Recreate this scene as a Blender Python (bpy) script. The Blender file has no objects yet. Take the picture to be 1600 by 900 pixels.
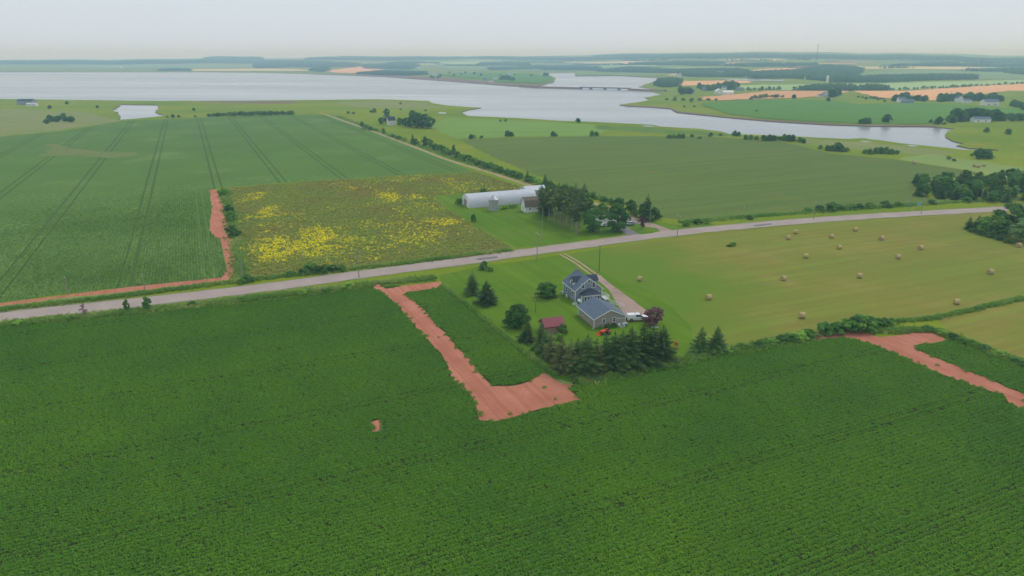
import bpy, bmesh, math, random
import numpy as np
from mathutils import Vector, Matrix
from mathutils.geometry import delaunay_2d_cdt

random.seed(7); RNG = np.random.default_rng(7)
SC = bpy.context.scene
COL = SC.collection
# ------------------------------------------------------------------ camera
CAM_H, FPX, HORIZON = 65.0, 1067.0, 90.0
PITCH = math.atan((450 - HORIZON) / FPX)
cam = bpy.data.cameras.new('camera'); camo = bpy.data.objects.new('camera', cam); COL.objects.link(camo)
cam.sensor_width = 36; cam.lens = 36 * FPX / 1600; cam.clip_start = 1; cam.clip_end = 40000
camo.location = (0, 0, CAM_H); camo.rotation_euler = (math.pi / 2 - PITCH, 0, 0)
SC.camera = camo
# ------------------------------------------------------------------ sky, sun, exposure (even overcast)
SUN_EL, SUN_AZ = math.radians(50), math.radians(40)      # azimuth from +Y, clockwise positive
W = bpy.data.worlds.new('World'); SC.world = W; W.use_nodes = True
nt = W.node_tree; bg = nt.nodes['Background']
sky = nt.nodes.new('ShaderNodeTexSky'); sky.sky_type = 'NISHITA'; sky.sun_disc = False
sky.sun_elevation = SUN_EL; sky.sun_rotation = SUN_AZ; sky.air_density = 1.2; sky.dust_density = 1.0
mx = nt.nodes.new('ShaderNodeMix'); mx.data_type = 'RGBA'; mx.inputs[0].default_value = 0.95
nt.links.new(sky.outputs[0], mx.inputs[6]); mx.inputs[7].default_value = (6.9, 7.7, 8.65, 1)   # closed cloud layer
nt.links.new(mx.outputs[2], bg.inputs[0]); bg.inputs[1].default_value = 0.1
sl = bpy.data.lights.new('sun', 'SUN'); so = bpy.data.objects.new('sun', sl); COL.objects.link(so)
sl.energy = 1.1; sl.angle = math.radians(13); sl.color = (1.0, 0.97, 0.92)
so.location = (0, 0, 400)
so.rotation_euler = (math.pi / 2 - SUN_EL, 0, math.pi - SUN_AZ)
SC.view_settings.view_transform = 'Standard'; SC.view_settings.look = 'None'
SC.view_settings.exposure = 0.0; SC.view_settings.gamma = 1.0
SC.view_settings.use_curve_mapping = False
SC.cycles.volume_bounces = 3; SC.cycles.max_bounces = 6; SC.cycles.diffuse_bounces = 3
SC.cycles.transparent_max_bounces = 8

# ------------------------------------------------------------------ terrain
def sstep(t):
    t = np.clip(t, 0, 1); return t * t * (3 - 2 * t)
AP = [-2500, 0, 330, 400, 600, 800, 1000, 1150, 1300, 1450, 1600, 4000]
AV = [18, 26, 50, 52, 66, 76, 112, 126, 120, 104, 84, 60]
def hgt(x, y):
    x = np.asarray(x, float); y = np.asarray(y, float)
    r = np.hypot(x, y); yy = np.maximum(y, 1.0)
    p = 800 + FPX * x / (yy * math.cos(PITCH))
    r0 = 3500 - 2000 * sstep((p - 850) / 300)
    A = np.interp(p, AP, AV) + 3.5 * np.sin(p / 37.0) + 2.5 * np.sin(p / 17.0 + 1)
    return A * sstep((r - r0) / (8600 - r0)) * (y > 0)
def ray(px, py):
    a = (px - 800) / FPX; b = (450 - py) / FPX
    return (a, math.cos(PITCH) + b * math.sin(PITCH), -math.sin(PITCH) + b * math.cos(PITCH))
def G(px, py):
    """photo pixel -> point on the terrain"""
    d = ray(px, py)
    if d[2] < -1e-6:
        t = -CAM_H / d[2]
        if math.hypot(d[0] * t, d[1] * t) < 1450: return (d[0] * t, d[1] * t, 0.0)
    t = 1400.0
    while t < 16000:
        x, y, z = d[0] * t, d[1] * t, CAM_H + d[2] * t
        if z <= float(hgt(x, y)): return (x, y, float(hgt(x, y)))
        t += 8 + t * 0.002
    return (d[0] * 9000, d[1] * 9000, float(hgt(d[0] * 9000, d[1] * 9000)))
def pip(x, y, poly):
    x = np.asarray(x); y = np.asarray(y); ins = np.zeros(x.shape, bool)
    n = len(poly)
    for i in range(n):
        x1, y1 = poly[i][0], poly[i][1]; x2, y2 = poly[(i + 1) % n][0], poly[(i + 1) % n][1]
        if y1 == y2: continue
        c = ((y1 > y) != (y2 > y)) & (x < (x2 - x1) * (y - y1) / (y2 - y1) + x1)
        ins ^= c
    return ins
def vnoise(x, y, scale, seed=0):
    x = np.asarray(x, float) / scale; y = np.asarray(y, float) / scale
    xi = np.floor(x).astype(np.int64); yi = np.floor(y).astype(np.int64); fx = x - xi; fy = y - yi
    fx = fx * fx * (3 - 2 * fx); fy = fy * fy * (3 - 2 * fy)
    def hs(a, b):
        v = (a * 374761393 + b * 668265263 + seed * 1442695041) & 0xffffffff
        v = ((v ^ (v >> 13)) * 1274126177) & 0xffffffff
        return ((v ^ (v >> 16)) & 0xffff) / 65535.0
    return (hs(xi, yi) * (1 - fx) + hs(xi + 1, yi) * fx) * (1 - fy) + (hs(xi, yi + 1) * (1 - fx) + hs(xi + 1, yi + 1) * fx) * fy
def fbm(x, y, scale, seed=0):
    return (vnoise(x, y, scale, seed) * .55 + vnoise(x, y, scale / 2.1, seed + 1) * .28 + vnoise(x, y, scale / 4.3, seed + 2) * .17)

# ------------------------------------------------------------------ object helpers
def tag(o, label=None, cat=None, group=None, kind=None):
    if label: o['label'] = label
    if cat: o['category'] = cat
    if group: o['group'] = group
    if kind: o['kind'] = kind
    return o
def mesh(name, v, f, mats=(), mi=None, smooth=False):
    m = bpy.data.meshes.new(name); m.from_pydata([tuple(p) for p in v], [], [tuple(q) for q in f])
    for k in mats: m.materials.append(k)
    if mi is not None: m.polygons.foreach_set('material_index', np.asarray(mi, dtype=np.int32))
    if smooth: m.polygons.foreach_set('use_smooth', np.ones(len(m.polygons), bool))
    m.update(); return m
def link(name, me, parent=None, loc=None, rot=None, scale=None):
    o = bpy.data.objects.new(name, me); COL.objects.link(o)
    if parent: o.parent = parent
    if loc is not None: o.location = loc
    if rot is not None: o.rotation_euler = (0, 0, rot) if not hasattr(rot, '__len__') else rot
    if scale is not None: o.scale = (scale,) * 3 if not hasattr(scale, '__len__') else scale
    return o
def empty(name, loc, rz=0.0):
    o = link(name, None, None, loc, rz); o.empty_display_size = .3; return o

# ------------------------------------------------------------------ materials
def lin(c):
    return tuple(((v / 255) / 12.92 if v <= 10 else (((v / 255) + .055) / 1.055) ** 2.4) for v in c)
class MT:
    def __init__(s, name, rough=.9, spec=.15, metal=0):
        s.m = bpy.data.materials.new(name); s.m.use_nodes = True; s.t = s.m.node_tree
        s.b = s.t.nodes['Principled BSDF']; s.b.inputs['Roughness'].default_value = rough
        s.b.inputs['Specular IOR Level'].default_value = spec; s.b.inputs['Metallic'].default_value = metal
        s.co = s.n('ShaderNodeNewGeometry').outputs['Position']
    def n(s, k, **kw):
        q = s.t.nodes.new(k)
        for a, b in kw.items(): setattr(q, a, b)
        return q
    def l(s, a, b): s.t.links.new(a, b)
    def map(s, rot=0, sc=(1, 1, 1), src=None):
        q = s.n('ShaderNodeMapping', vector_type='TEXTURE'); s.l(src or s.co, q.inputs[0]); q.inputs[2].default_value = (0, 0, -rot); q.inputs[3].default_value = tuple(1 / k for k in sc)   # turn first, then stretch
        return q.outputs[0]
    def noise(s, scale, detail=4, rough=.55, vec=None, lo=.35, hi=.65):
        q = s.n('ShaderNodeTexNoise'); s.l(vec or s.co, q.inputs['Vector']); q.inputs['Scale'].default_value = scale
        q.inputs['Detail'].default_value = detail; q.inputs['Roughness'].default_value = rough
        return s.ramp(q.outputs[0], lo, hi)
    def ramp(s, v, lo, hi, a=0.0, b=1.0):
        q = s.n('ShaderNodeMapRange'); s.l(v, q.inputs[0]); q.inputs[1].default_value = lo; q.inputs[2].default_value = hi
        q.inputs[3].default_value = a; q.inputs[4].default_value = b; return q.outputs[0]
    def stripes(s, ang, period, duty_lo=-.2, duty_hi=.6, wob=0):
        """soft stripes running along direction ang (degrees)"""
        v = s.map(-math.radians(ang) , (1, 1, 1))
        sx = s.n('ShaderNodeSeparateXYZ'); s.l(v, sx.inputs[0]); y = sx.outputs[1]
        if wob:
            nz = s.n('ShaderNodeTexNoise'); s.l(s.co, nz.inputs['Vector']); nz.inputs['Scale'].default_value = .03
            mm = s.n('ShaderNodeMath', operation='MULTIPLY_ADD'); s.l(nz.outputs[0], mm.inputs[0]); mm.inputs[1].default_value = wob; s.l(y, mm.inputs[2]); y = mm.outputs[0]
        m1 = s.n('ShaderNodeMath', operation='MULTIPLY'); s.l(y, m1.inputs[0]); m1.inputs[1].default_value = 2 * math.pi / period
        m2 = s.n('ShaderNodeMath', operation='SINE'); s.l(m1.outputs[0], m2.inputs[0])
        return s.ramp(m2.outputs[0], duty_lo, duty_hi)
    def mix(s, f, a, b):
        q = s.n('ShaderNodeMix', data_type='RGBA')
        if hasattr(f, 'links'): s.l(f, q.inputs[0])
        else: q.inputs[0].default_value = f
        for k, v in ((6, a), (7, b)):
            if hasattr(v, 'links'): s.l(v, q.inputs[k])
            else: q.inputs[k].default_value = (*v, 1)
        return q.outputs[2]
    def mul(s, a, b):
        q = s.n('ShaderNodeMath', operation='MULTIPLY')
        for k, v in ((0, a), (1, b)):
            if hasattr(v, 'links'): s.l(v, q.inputs[k])
            else: q.inputs[k].default_value = v
        return q.outputs[0]
    def col(s, c):
        if hasattr(c, 'links'): s.l(c, s.b.inputs['Base Color'])
        else: s.b.inputs['Base Color'].default_value = (*c, 1)
        return s
    def bump(s, h, strength=.5, dist=.1):
        q = s.n('ShaderNodeBump'); s.l(h, q.inputs['Height']); q.inputs['Strength'].default_value = strength; q.inputs['Distance'].default_value = dist
        s.l(q.outputs[0], s.b.inputs['Normal']); return s
def plain(name, c, rough=.7, spec=.3, metal=0, var=.12, nscale=2.0):
    t = MT(name, rough, spec, metal); c = lin(c)
    d = tuple(v * (1 - var) for v in c); e = tuple(min(1, v * (1 + var)) for v in c)
    t.col(t.mix(t.noise(nscale, 3), d, e)); return t.m
def sc(c, k): return tuple(v * k for v in lin(c))
ALB = 1.12     # photo colour -> albedo
def field(name, c1, c2, c3=None, big=.012, mid=.09, fine=1.2, rows=None, tram=None, mow=None, third=(.55, .72), bump=.6, blend=False):
    t = MT(name, .95, .05)
    a, b = sc(c1, ALB), sc(c2, ALB)
    col = t.mix(t.noise(big, 5, .6), a, b)
    if c3: col = t.mix(t.noise(mid * .35, 6, .65, lo=third[0], hi=third[1]), col, sc(c3, ALB))
    if mow:
        ang, per, k = mow
        v = t.map(-math.radians(ang), (.06, 1.0, 1))
        col = t.mix(t.mul(t.noise(1.0 / per, 3, .5, vec=v, lo=.4, hi=.62), k), col, tuple(x * .76 for x in a))
        v2 = t.map(-math.radians(ang + 1.5), (.03, 1.0, 1))
        col = t.mix(t.mul(t.noise(.45 / per, 3, .55, vec=v2, lo=.5, hi=.66), k), col, tuple(x * 1.28 for x in b))
    if blend:      # regrowth: the cut grass turns to green lawn turf towards the house plot
        dn = t.n('ShaderNodeVectorMath', operation='DISTANCE'); t.l(t.co, dn.inputs[0]); dn.inputs[1].default_value = (16, 196, 0)
        nz = t.n('ShaderNodeTexNoise'); t.l(t.co, nz.inputs['Vector']); nz.inputs['Scale'].default_value = .06; nz.inputs['Detail'].default_value = 4
        ad = t.n('ShaderNodeMath', operation='MULTIPLY_ADD'); t.l(nz.outputs[0], ad.inputs[0]); ad.inputs[1].default_value = 40; t.l(dn.outputs['Value'], ad.inputs[2])
        col = t.mix(t.ramp(ad.outputs[0], 58, 84, .95, 0), col, sc((93, 125, 38), ALB))
    if rows:
        ang, per, k = rows
        col = t.mix(t.mul(t.stripes(ang, per, -.1, .9), k), col, tuple(x * .5 for x in a))
    if tram:
        ang, per, k, wdt = tram
        v = t.map(-math.radians(ang)); sx = t.n('ShaderNodeSeparateXYZ'); t.l(v, sx.inputs[0])
        for off in (0, 3.6):
            m0 = t.n('ShaderNodeMath', operation='ADD'); t.l(sx.outputs[1], m0.inputs[0]); m0.inputs[1].default_value = off + k
            m1 = t.n('ShaderNodeMath', operation='PINGPONG'); t.l(m0.outputs[0], m1.inputs[0]); m1.inputs[1].default_value = per
            f = t.ramp(m1.outputs[0], .38 * wdt, .8 * wdt, .66, 0)
            col = t.mix(f, col, tuple(x * .36 for x in a))
    f2 = t.noise(fine, 3, .7, lo=.3, hi=.7)
    col = t.mix(t.mul(f2, .35), col, tuple(x * .62 for x in a))
    t.col(col); t.bump(f2, bump, .25); return t.m

M = {}
M['meadow'] = field('meadow_grass', (126, 140, 34), (102, 126, 26), (144, 136, 52), big=.008, mid=.05, fine=.5)
M['verge'] = field('verge_grass', (104, 130, 58), (84, 118, 48), (130, 132, 78), big=.05, mid=.3, fine=1.5)
M['lawn'] = field('mown_lawn', (86, 121, 28), (101, 128, 36), (116, 128, 50), big=.03, mid=.12, fine=2.2, mow=(115, 2.4, .35), bump=.2)
M['hay'] = field('hay_stubble', (132, 129, 56), (114, 129, 50), (150, 137, 74), blend=True, big=.022, mid=.09, fine=1.6, mow=(22, 2.2, .5), third=(.5, .74), bump=.3)
M['hay_far'] = field('hay_stubble_far', (140, 154, 84), (122, 144, 74), (150, 144, 92), big=.01, mid=.05, fine=.5)
M['soy'] = field('crop_canopy', (98, 129, 58), (86, 117, 50), (116, 142, 78), big=.012, mid=.05, fine=.9, rows=(114.6, .91, .5), tram=(114.6, 16.6, -26.8 + 6640, 1.0))
M['soy_soil'] = field('crop_soil', (88, 84, 60), (74, 80, 52), (96, 96, 66), big=.03, mid=.2, fine=1.4)
M['weeds'] = field('fallow_weeds', (118, 122, 58), (106, 118, 54), (132, 124, 70), big=.03, mid=.15, fine=1.2)
M['barley'] = field('barley_green', (101, 117, 54), (90, 112, 50), (116, 117, 62), big=.01, mid=.03, fine=.35, mow=(24, 5, .5))
M['pale_grain'] = field('pale_green_crop', (120, 150, 66), (110, 142, 60), (132, 148, 74), big=.006, mid=.02, fine=.3, mow=(4, 6, .4))
M['thin_crop'] = field('thin_dry_crop', (116, 124, 70), (104, 122, 62), (128, 124, 76), big=.03, mid=.1, fine=.5)
M['dry_patch'] = field('dry_crop', (134, 138, 80), (118, 132, 72), (146, 136, 92), big=.03, mid=.08, fine=.5)
def soil():
    t = MT('red_soil', .95, .05)
    c = t.mix(t.noise(.10, 5, .6), sc((164, 104, 82), 1.4), sc((180, 120, 98), 1.45))
    v = t.map(math.radians(64.7), (.02, 1.0, 1))                                       # wheel ruts along the tracks
    c = t.mix(t.mul(t.noise(.55, 4, .6, vec=v, lo=.47, hi=.62), .42), c, sc((146, 86, 62), 1.3))
    c = t.mix(t.mul(t.noise(.35, 5, .7, lo=.56, hi=.7), .5), c, sc((162, 98, 72), 1.4))  # damp patches
    f = t.noise(3.5, 5, .75, lo=.3, hi=.7); t.col(t.mix(t.mul(f, .35), c, sc((150, 92, 68), 1.3))); t.bump(f, .8, .15); return t.m
M['soil'] = soil()
M['hill_soil'] = field('hilled_soil', (66, 78, 40), (60, 74, 36), (76, 76, 44), big=.05, mid=.3, fine=2)  # damp soil, its colour darkened further for the shade in gaps between plants
def road():
    t = MT('chipseal', .9, .2)
    c = t.mix(t.noise(.15, 5, .6), sc((166, 148, 139), 1.0), sc((178, 161, 152), 1.0))
    c = t.mix(t.mul(t.noise(3, 4, .7), .3), c, sc((140, 128, 124), 1.0)); t.col(c); return t.m
M['road'] = road()
M['shoulder'] = field('gravelly_shoulder', (140, 138, 106), (122, 132, 84), (156, 146, 124), big=.2, mid=.8, fine=3)
M['asphalt'] = plain('dark_asphalt_patch', (118, 116, 116), .9, .2)
M['paved'] = plain('grey_asphalt', (128, 124, 122), .9, .2, nscale=.4)
M['gravel'] = field('gravel', (166, 140, 128), (178, 154, 140), (150, 120, 108), big=.1, mid=.4, fine=3)
M['tan_lane'] = field('sandy_lane', (168, 152, 114), (150, 144, 100), (176, 160, 128), big=.05, mid=.3, fine=1.5)
M['rut'] = field('worn_wheel_track', (172, 150, 122), (150, 138, 98), (182, 160, 134), big=.15, mid=.5, fine=2)
M['mud'] = field('red_mudflat', (128, 108, 96), (120, 104, 88), (140, 122, 108), big=.01, mid=.05, fine=.2)
M['bank'] = plain('red_bank', (120, 92, 76), .95, .05, nscale=.3)
def water():
    t = MT('tidal_water', .12, .5); t.col((.25, .275, .29)); t.b.inputs['IOR'].default_value = 1.33
    f = t.noise(.25, 4, .6, vec=t.map(.3, (1, .35, 1)), lo=0, hi=1); t.bump(f, .12, .25)
    g = t.noise(.0025, 4, .6, vec=t.map(.1, (.35, 1, 1)), lo=.35, hi=.7)
    t.l(t.ramp(g, 0, 1, .1, .3), t.b.inputs['Roughness']); return t.m
M['water'] = water()
FAR = {k: field('far_' + k, *v, big=.004, mid=.012, fine=.05, bump=.1) for k, v in {
    'tan': ((226, 172, 120), (214, 162, 112)), 'pink': ((210, 158, 112), (200, 150, 106)), 'straw': ((216, 194, 134), (204, 182, 122)),
    'pale': ((160, 182, 118), (148, 172, 108)), 'green': ((92, 132, 48), (84, 124, 42)), 'grey': ((124, 146, 96), (114, 138, 88)),
    'grass': ((122, 140, 60), (108, 130, 52)), 'dark': ((90, 120, 72), (84, 112, 68))}.items()}
def leaf(name, c1, c2, trans=.25, inst=False):
    t = MT(name, .75, .15)
    if inst:
        a = t.n('ShaderNodeAttribute', attribute_type='INSTANCER', attribute_name='tint'); f = a.outputs['Fac']
    else: f = t.n('ShaderNodeObjectInfo').outputs['Random']
    nz = t.noise(1.1, 2, .6, lo=.3, hi=.7)
    a1 = t.mix(nz, sc(c1, 3.1), sc(c2, 3.3)); c = t.mix(f, tuple(x * .75 for x in sc(c1, 2.9)), a1)
    t.col(c)
    tr = t.n('ShaderNodeBsdfTranslucent'); t.l(c, tr.inputs[0]); ms = t.n('ShaderNodeMixShader'); ms.inputs[0].default_value = trans
    t.l(t.b.outputs[0], ms.inputs[1]); t.l(tr.outputs[0], ms.inputs[2]); t.l(ms.outputs[0], t.t.nodes['Material Output'].inputs[0]); return t.m
M['spruce'] = leaf('spruce_needles', (48, 66, 32), (64, 84, 38))
M['pine'] = leaf('thin_conifer_needles', (60, 74, 36), (78, 88, 44))
M['brown_spruce'] = leaf('browning_needles', (70, 74, 40), (60, 76, 38))
M['leaf'] = leaf('broad_leaves', (54, 84, 30), (74, 104, 38))
M['leaf_dark'] = leaf('dark_broad_leaves', (46, 74, 32), (62, 92, 38))
M['leaf_light'] = leaf('light_broad_leaves', (84, 114, 42), (106, 130, 56))
M['leaf_silver'] = leaf('silvery_leaves', (84, 108, 60), (100, 122, 72))
M['leaf_purple'] = leaf('purple_leaves', (66, 46, 50), (88, 62, 62))
M['leaf_orange'] = leaf('orange_leaves', (136, 92, 48), (116, 110, 50))
M['far_leaf'] = leaf('far_wood_leaves', (60, 86, 46), (48, 72, 38), .15, True)
def crop_leaf():
    t = MT('potato_leaves', .65, .22)
    a = t.n('ShaderNodeAttribute', attribute_type='INSTANCER', attribute_name='tint')
    c = t.mix(a.outputs['Fac'], sc((58, 93, 20), 2.35), sc((78, 110, 18), 2.35))
    t.col(c); tr = t.n('ShaderNodeBsdfTranslucent'); t.l(c, tr.inputs[0]); ms = t.n('ShaderNodeMixShader'); ms.inputs[0].default_value = .2
    t.l(t.b.outputs[0], ms.inputs[1]); t.l(tr.outputs[0], ms.inputs[2]); t.l(ms.outputs[0], t.t.nodes['Material Output'].inputs[0]); return t.m
M['potato'] = crop_leaf()
def tinted(name, *cols):
    t = MT(name, .85, .1); a = t.n('ShaderNodeAttribute', attribute_type='INSTANCER', attribute_name='tint')
    q = t.n('ShaderNodeValToRGB'); t.l(a.outputs['Fac'], q.inputs[0]); el = q.color_ramp.elements
    for i, (p, c) in enumerate(cols):
        e = el[i] if i < 2 else el.new(p); e.position = p; e.color = (*sc(c, 1.95), 1)
    t.col(q.outputs[0]); return t.m
M['soy_leaf'] = tinted('crop_leaves', (0, (74, 102, 40)), (1, (98, 124, 62)))
M['weed_leaf'] = tinted('weed_stems', (0, (124, 117, 60)), (.6, (116, 128, 56)), (.7, (140, 144, 50)), (.8, (176, 168, 34)), (1, (204, 190, 22)))
M['tuft_leaf'] = tinted('grass_tufts', (0, (86, 118, 50)), (.7, (112, 132, 62)), (1, (150, 150, 100)))
M['bark'] = plain('bark', (92, 82, 72), .95, .05)
M['bark_grey'] = plain('dead_grey_wood', (140, 132, 120), .95, .05)
M['pole'] = plain('weathered_pole_wood', (150, 142, 130), .9, .1)
M['siding'] = plain('blue_grey_siding', (136, 146, 158), .6, .3, var=.06)
M['siding2'] = plain('taupe_siding', (162, 152, 144), .6, .3, var=.06)
M['white'] = plain('white_paint', (226, 228, 228), .5, .4, var=.04)
M['offwhite'] = plain('weathered_white_boards', (222, 222, 218), .7, .3, var=.1, nscale=.8)
M['shingle'] = plain('blue_grey_shingles', (98, 110, 124), .85, .15, var=.1, nscale=1.5)
M['shingle_dark'] = plain('dark_shingles', (66, 74, 86), .85, .15, var=.1)
M['brown_roof'] = plain('brown_weathered_shingles', (118, 106, 92), .9, .1, var=.2)
M['red_roof'] = plain('red_metal_roof', (138, 66, 70), .5, .4, var=.08)
M['shed_wall'] = plain('faded_pink_boards', (168, 138, 128), .85, .1, var=.15)
M['grey_boards'] = plain('grey_boards', (148, 142, 134), .85, .1, var=.15)
M['galv'] = plain('galvanised_steel', (168, 170, 170), .45, .5, .35, var=.1, nscale=.7)
M['quonset'] = plain('painted_white_metal', (190, 194, 200), .5, .4, var=.05, nscale=.3)
M['glass'] = plain('dark_window_glass', (40, 46, 54), .08, .6, var=.02)
M['truck'] = plain('white_car_paint', (226, 228, 230), .25, .5, var=.02)
M['silver'] = plain('silver_car_paint', (172, 178, 186), .25, .5, .3, var=.02)
M['tyre'] = plain('tyre_rubber', (34, 34, 36), .9, .1)
M['rim'] = plain('wheel_metal', (150, 150, 152), .4, .5, .5)
M['black'] = plain('black_plastic', (30, 30, 32), .6, .3)
M['taillight'] = plain('red_lens', (150, 20, 20), .2, .5)
M['lens'] = plain('clear_lens', (220, 222, 220), .1, .5)
M['orange'] = plain('orange_paint', (222, 76, 34), .4, .4, var=.05)
M['hay_bale'] = plain('baled_hay', (186, 166, 122), .95, .05, var=.22, nscale=3)
M['hay_end'] = plain('baled_hay_end', (172, 150, 108), .95, .05, var=.25, nscale=4)
M['concrete'] = plain('bridge_concrete', (150, 148, 142), .9, .1)
M['sign'] = plain('sign_panel', (120, 168, 160), .5, .3, var=.03)
M['rock'] = plain('pale_stone', (168, 172, 166), .9, .1)
M['mast'] = plain('grey_steel', (120, 126, 134), .6, .3)
M['wire'] = plain('cable', (90, 92, 92), .7, .2)
M['teal'] = plain('teal_plastic', (88, 128, 128), .6, .3)

# ------------------------------------------------------------------ sheets on the terrain
def W2(poly): return [G(*p)[:2] for p in poly]
def densify(P, step, jit=0, closed=True):
    out = []; n = len(P)
    for i in range(n if closed else n - 1):
        a, b = P[i], P[(i + 1) % n]; L = math.dist(a, b); r = math.hypot(*a)
        st = max(step, r * .012); k = max(1, int(L / st))
        for j in range(k):
            t = j / k; x = a[0] + (b[0] - a[0]) * t; y = a[1] + (b[1] - a[1]) * t
            if jit:
                J = jit * (1 + r / 600); nx, ny = -(b[1] - a[1]) / max(L, 1e-6), (b[0] - a[0]) / max(L, 1e-6)
                o = (float(vnoise(x, y, 3 + r / 60, 5)) - .5) * J + (float(vnoise(x, y, .9 + r / 200, 9)) - .5) * J * .6
                x += nx * o; y += ny * o
            out.append((x, y))
    if not closed: out.append(tuple(P[-1]))
    return out
def flat_mesh(name, P, dz, mat, grid=None):
    r = max(math.hypot(*p) for p in P)
    pts = [Vector(p) for p in P]; n = len(pts)
    if r > 1400:
        xs = [p[0] for p in P]; ys = [p[1] for p in P]
        g = grid or 120
        gx, gy = np.meshgrid(np.arange(min(xs), max(xs), g), np.arange(min(ys), max(ys), g)); gx = gx.ravel(); gy = gy.ravel()
        k = pip(gx, gy, P); pts += [Vector((a, b)) for a, b in zip(gx[k], gy[k])]
    vo, eo, fo, _, _, _ = delaunay_2d_cdt(pts, [], [list(range(n))], 1, 1e-4)
    v = np.array([(p.x, p.y) for p in vo]); z = hgt(v[:, 0], v[:, 1]) + dz
    f = []
    for q in fo:
        a, b, c = (v[i] for i in q[:3])
        f.append(q if (b[0] - a[0]) * (c[1] - a[1]) - (b[1] - a[1]) * (c[0] - a[0]) > 0 else q[::-1])
    return mesh(name, np.column_stack([v, z]), f, [mat])
STR = {}
def sheet(name, poly, dz, mat, label, jit=.8, step=2.0, world=False, cat='field'):
    P = poly if world else W2(poly)
    P = densify(P, step, jit)
    o = link(name, flat_mesh(name, P, dz, mat)); tag(o, label, cat, kind='structure'); return o, P
def catmull(P, k=8):
    out = []
    for i in range(len(P) - 1):
        p0, p1, p2, p3 = (np.array(P[max(0, min(len(P) - 1, i + j))]) for j in (-1, 0, 1, 2))
        for j in range(k):
            t = j / k; out.append(tuple(.5 * (2 * p1 + (p2 - p0) * t + (2 * p0 - 5 * p1 + 4 * p2 - p3) * t * t + (3 * p1 - p0 - 3 * p2 + p3) * t ** 3)))
    out.append(tuple(P[-1])); return out
def ribbon(name, poly, width, dz, mat, label, jit=.3, cat='road', off=0.0, thick=0):
    C = catmull(W2(poly)); C = densify(C, 2.5, 0, False); L, R = [], []
    for i, p in enumerate(C):
        a = C[max(0, i - 1)]; b = C[min(len(C) - 1, i + 1)]; d = math.dist(a, b) or 1; nx, ny = -(b[1] - a[1]) / d, (b[0] - a[0]) / d
        j1 = (float(vnoise(p[0], p[1], 4, 3)) - .5) * jit; j2 = (float(vnoise(p[0], p[1], 4, 4)) - .5) * jit
        L.append((p[0] + nx * (off + width / 2 + j1), p[1] + ny * (off + width / 2 + j1), dz)); R.append((p[0] + nx * (off - width / 2 + j2), p[1] + ny * (off - width / 2 + j2), dz))
    n = len(C); v = L + R; f = [(i, n + i, n + i + 1, i + 1) for i in range(n - 1)]
    o = link(name, mesh(name, v, f, [mat])); tag(o, label, cat, kind='structure'); return o, C

# --- water outline (photo pixels), far shore left->right then back along the near shore
SHORE_FAR = [(-900, 112), (0, 112), (290, 112.5), (400, 113.5), (480, 115.5), (600, 120), (700, 127), (800, 134.5), (835, 135.5), (848, 132.5), (866, 127), (868, 121.5), (852, 118.5), (838, 115.5),
             (880, 113.8), (930, 114), (960, 118), (1000, 120.5), (1034, 121.5), (1030, 126), (1012, 130.5), (998, 135.5), (1032, 141.5), (1017, 143), (1034, 147.5), (1007, 152.5), (1018, 156), (993, 160),
             (968, 163.5), (982, 166), (1017, 167.5), (1048, 170), (1057, 175.5), (1125, 182.5), (1200, 189), (1300, 195), (1362, 197), (1462, 198), (1490, 201), (1476, 210), (1486, 219), (1506, 224), (1497, 227.5), (1515, 231.5), (1560, 234)]
SHORE_NEAR = [(1560, 235.5), (1505, 234), (1492, 232.5), (1450, 228), (1412, 224), (1350, 216), (1325, 217), (1200, 211), (1137, 209), (1125, 205), (1092, 201), (1030, 197.5), (1022, 195), (1005, 194), (925, 190), (885, 189),
              (800, 184), (732, 181), (720, 175.5), (728, 172.5), (752, 168.3), (700, 165), (675, 161), (670, 157.5), (590, 155), (500, 156), (400, 157), (250, 157.5), (190, 157), (-900, 157)]
POND = [(175, 172), (190, 163), (246, 164), (248, 169), (240, 175), (258, 181), (225, 184), (188, 187), (186, 178)]
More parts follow.
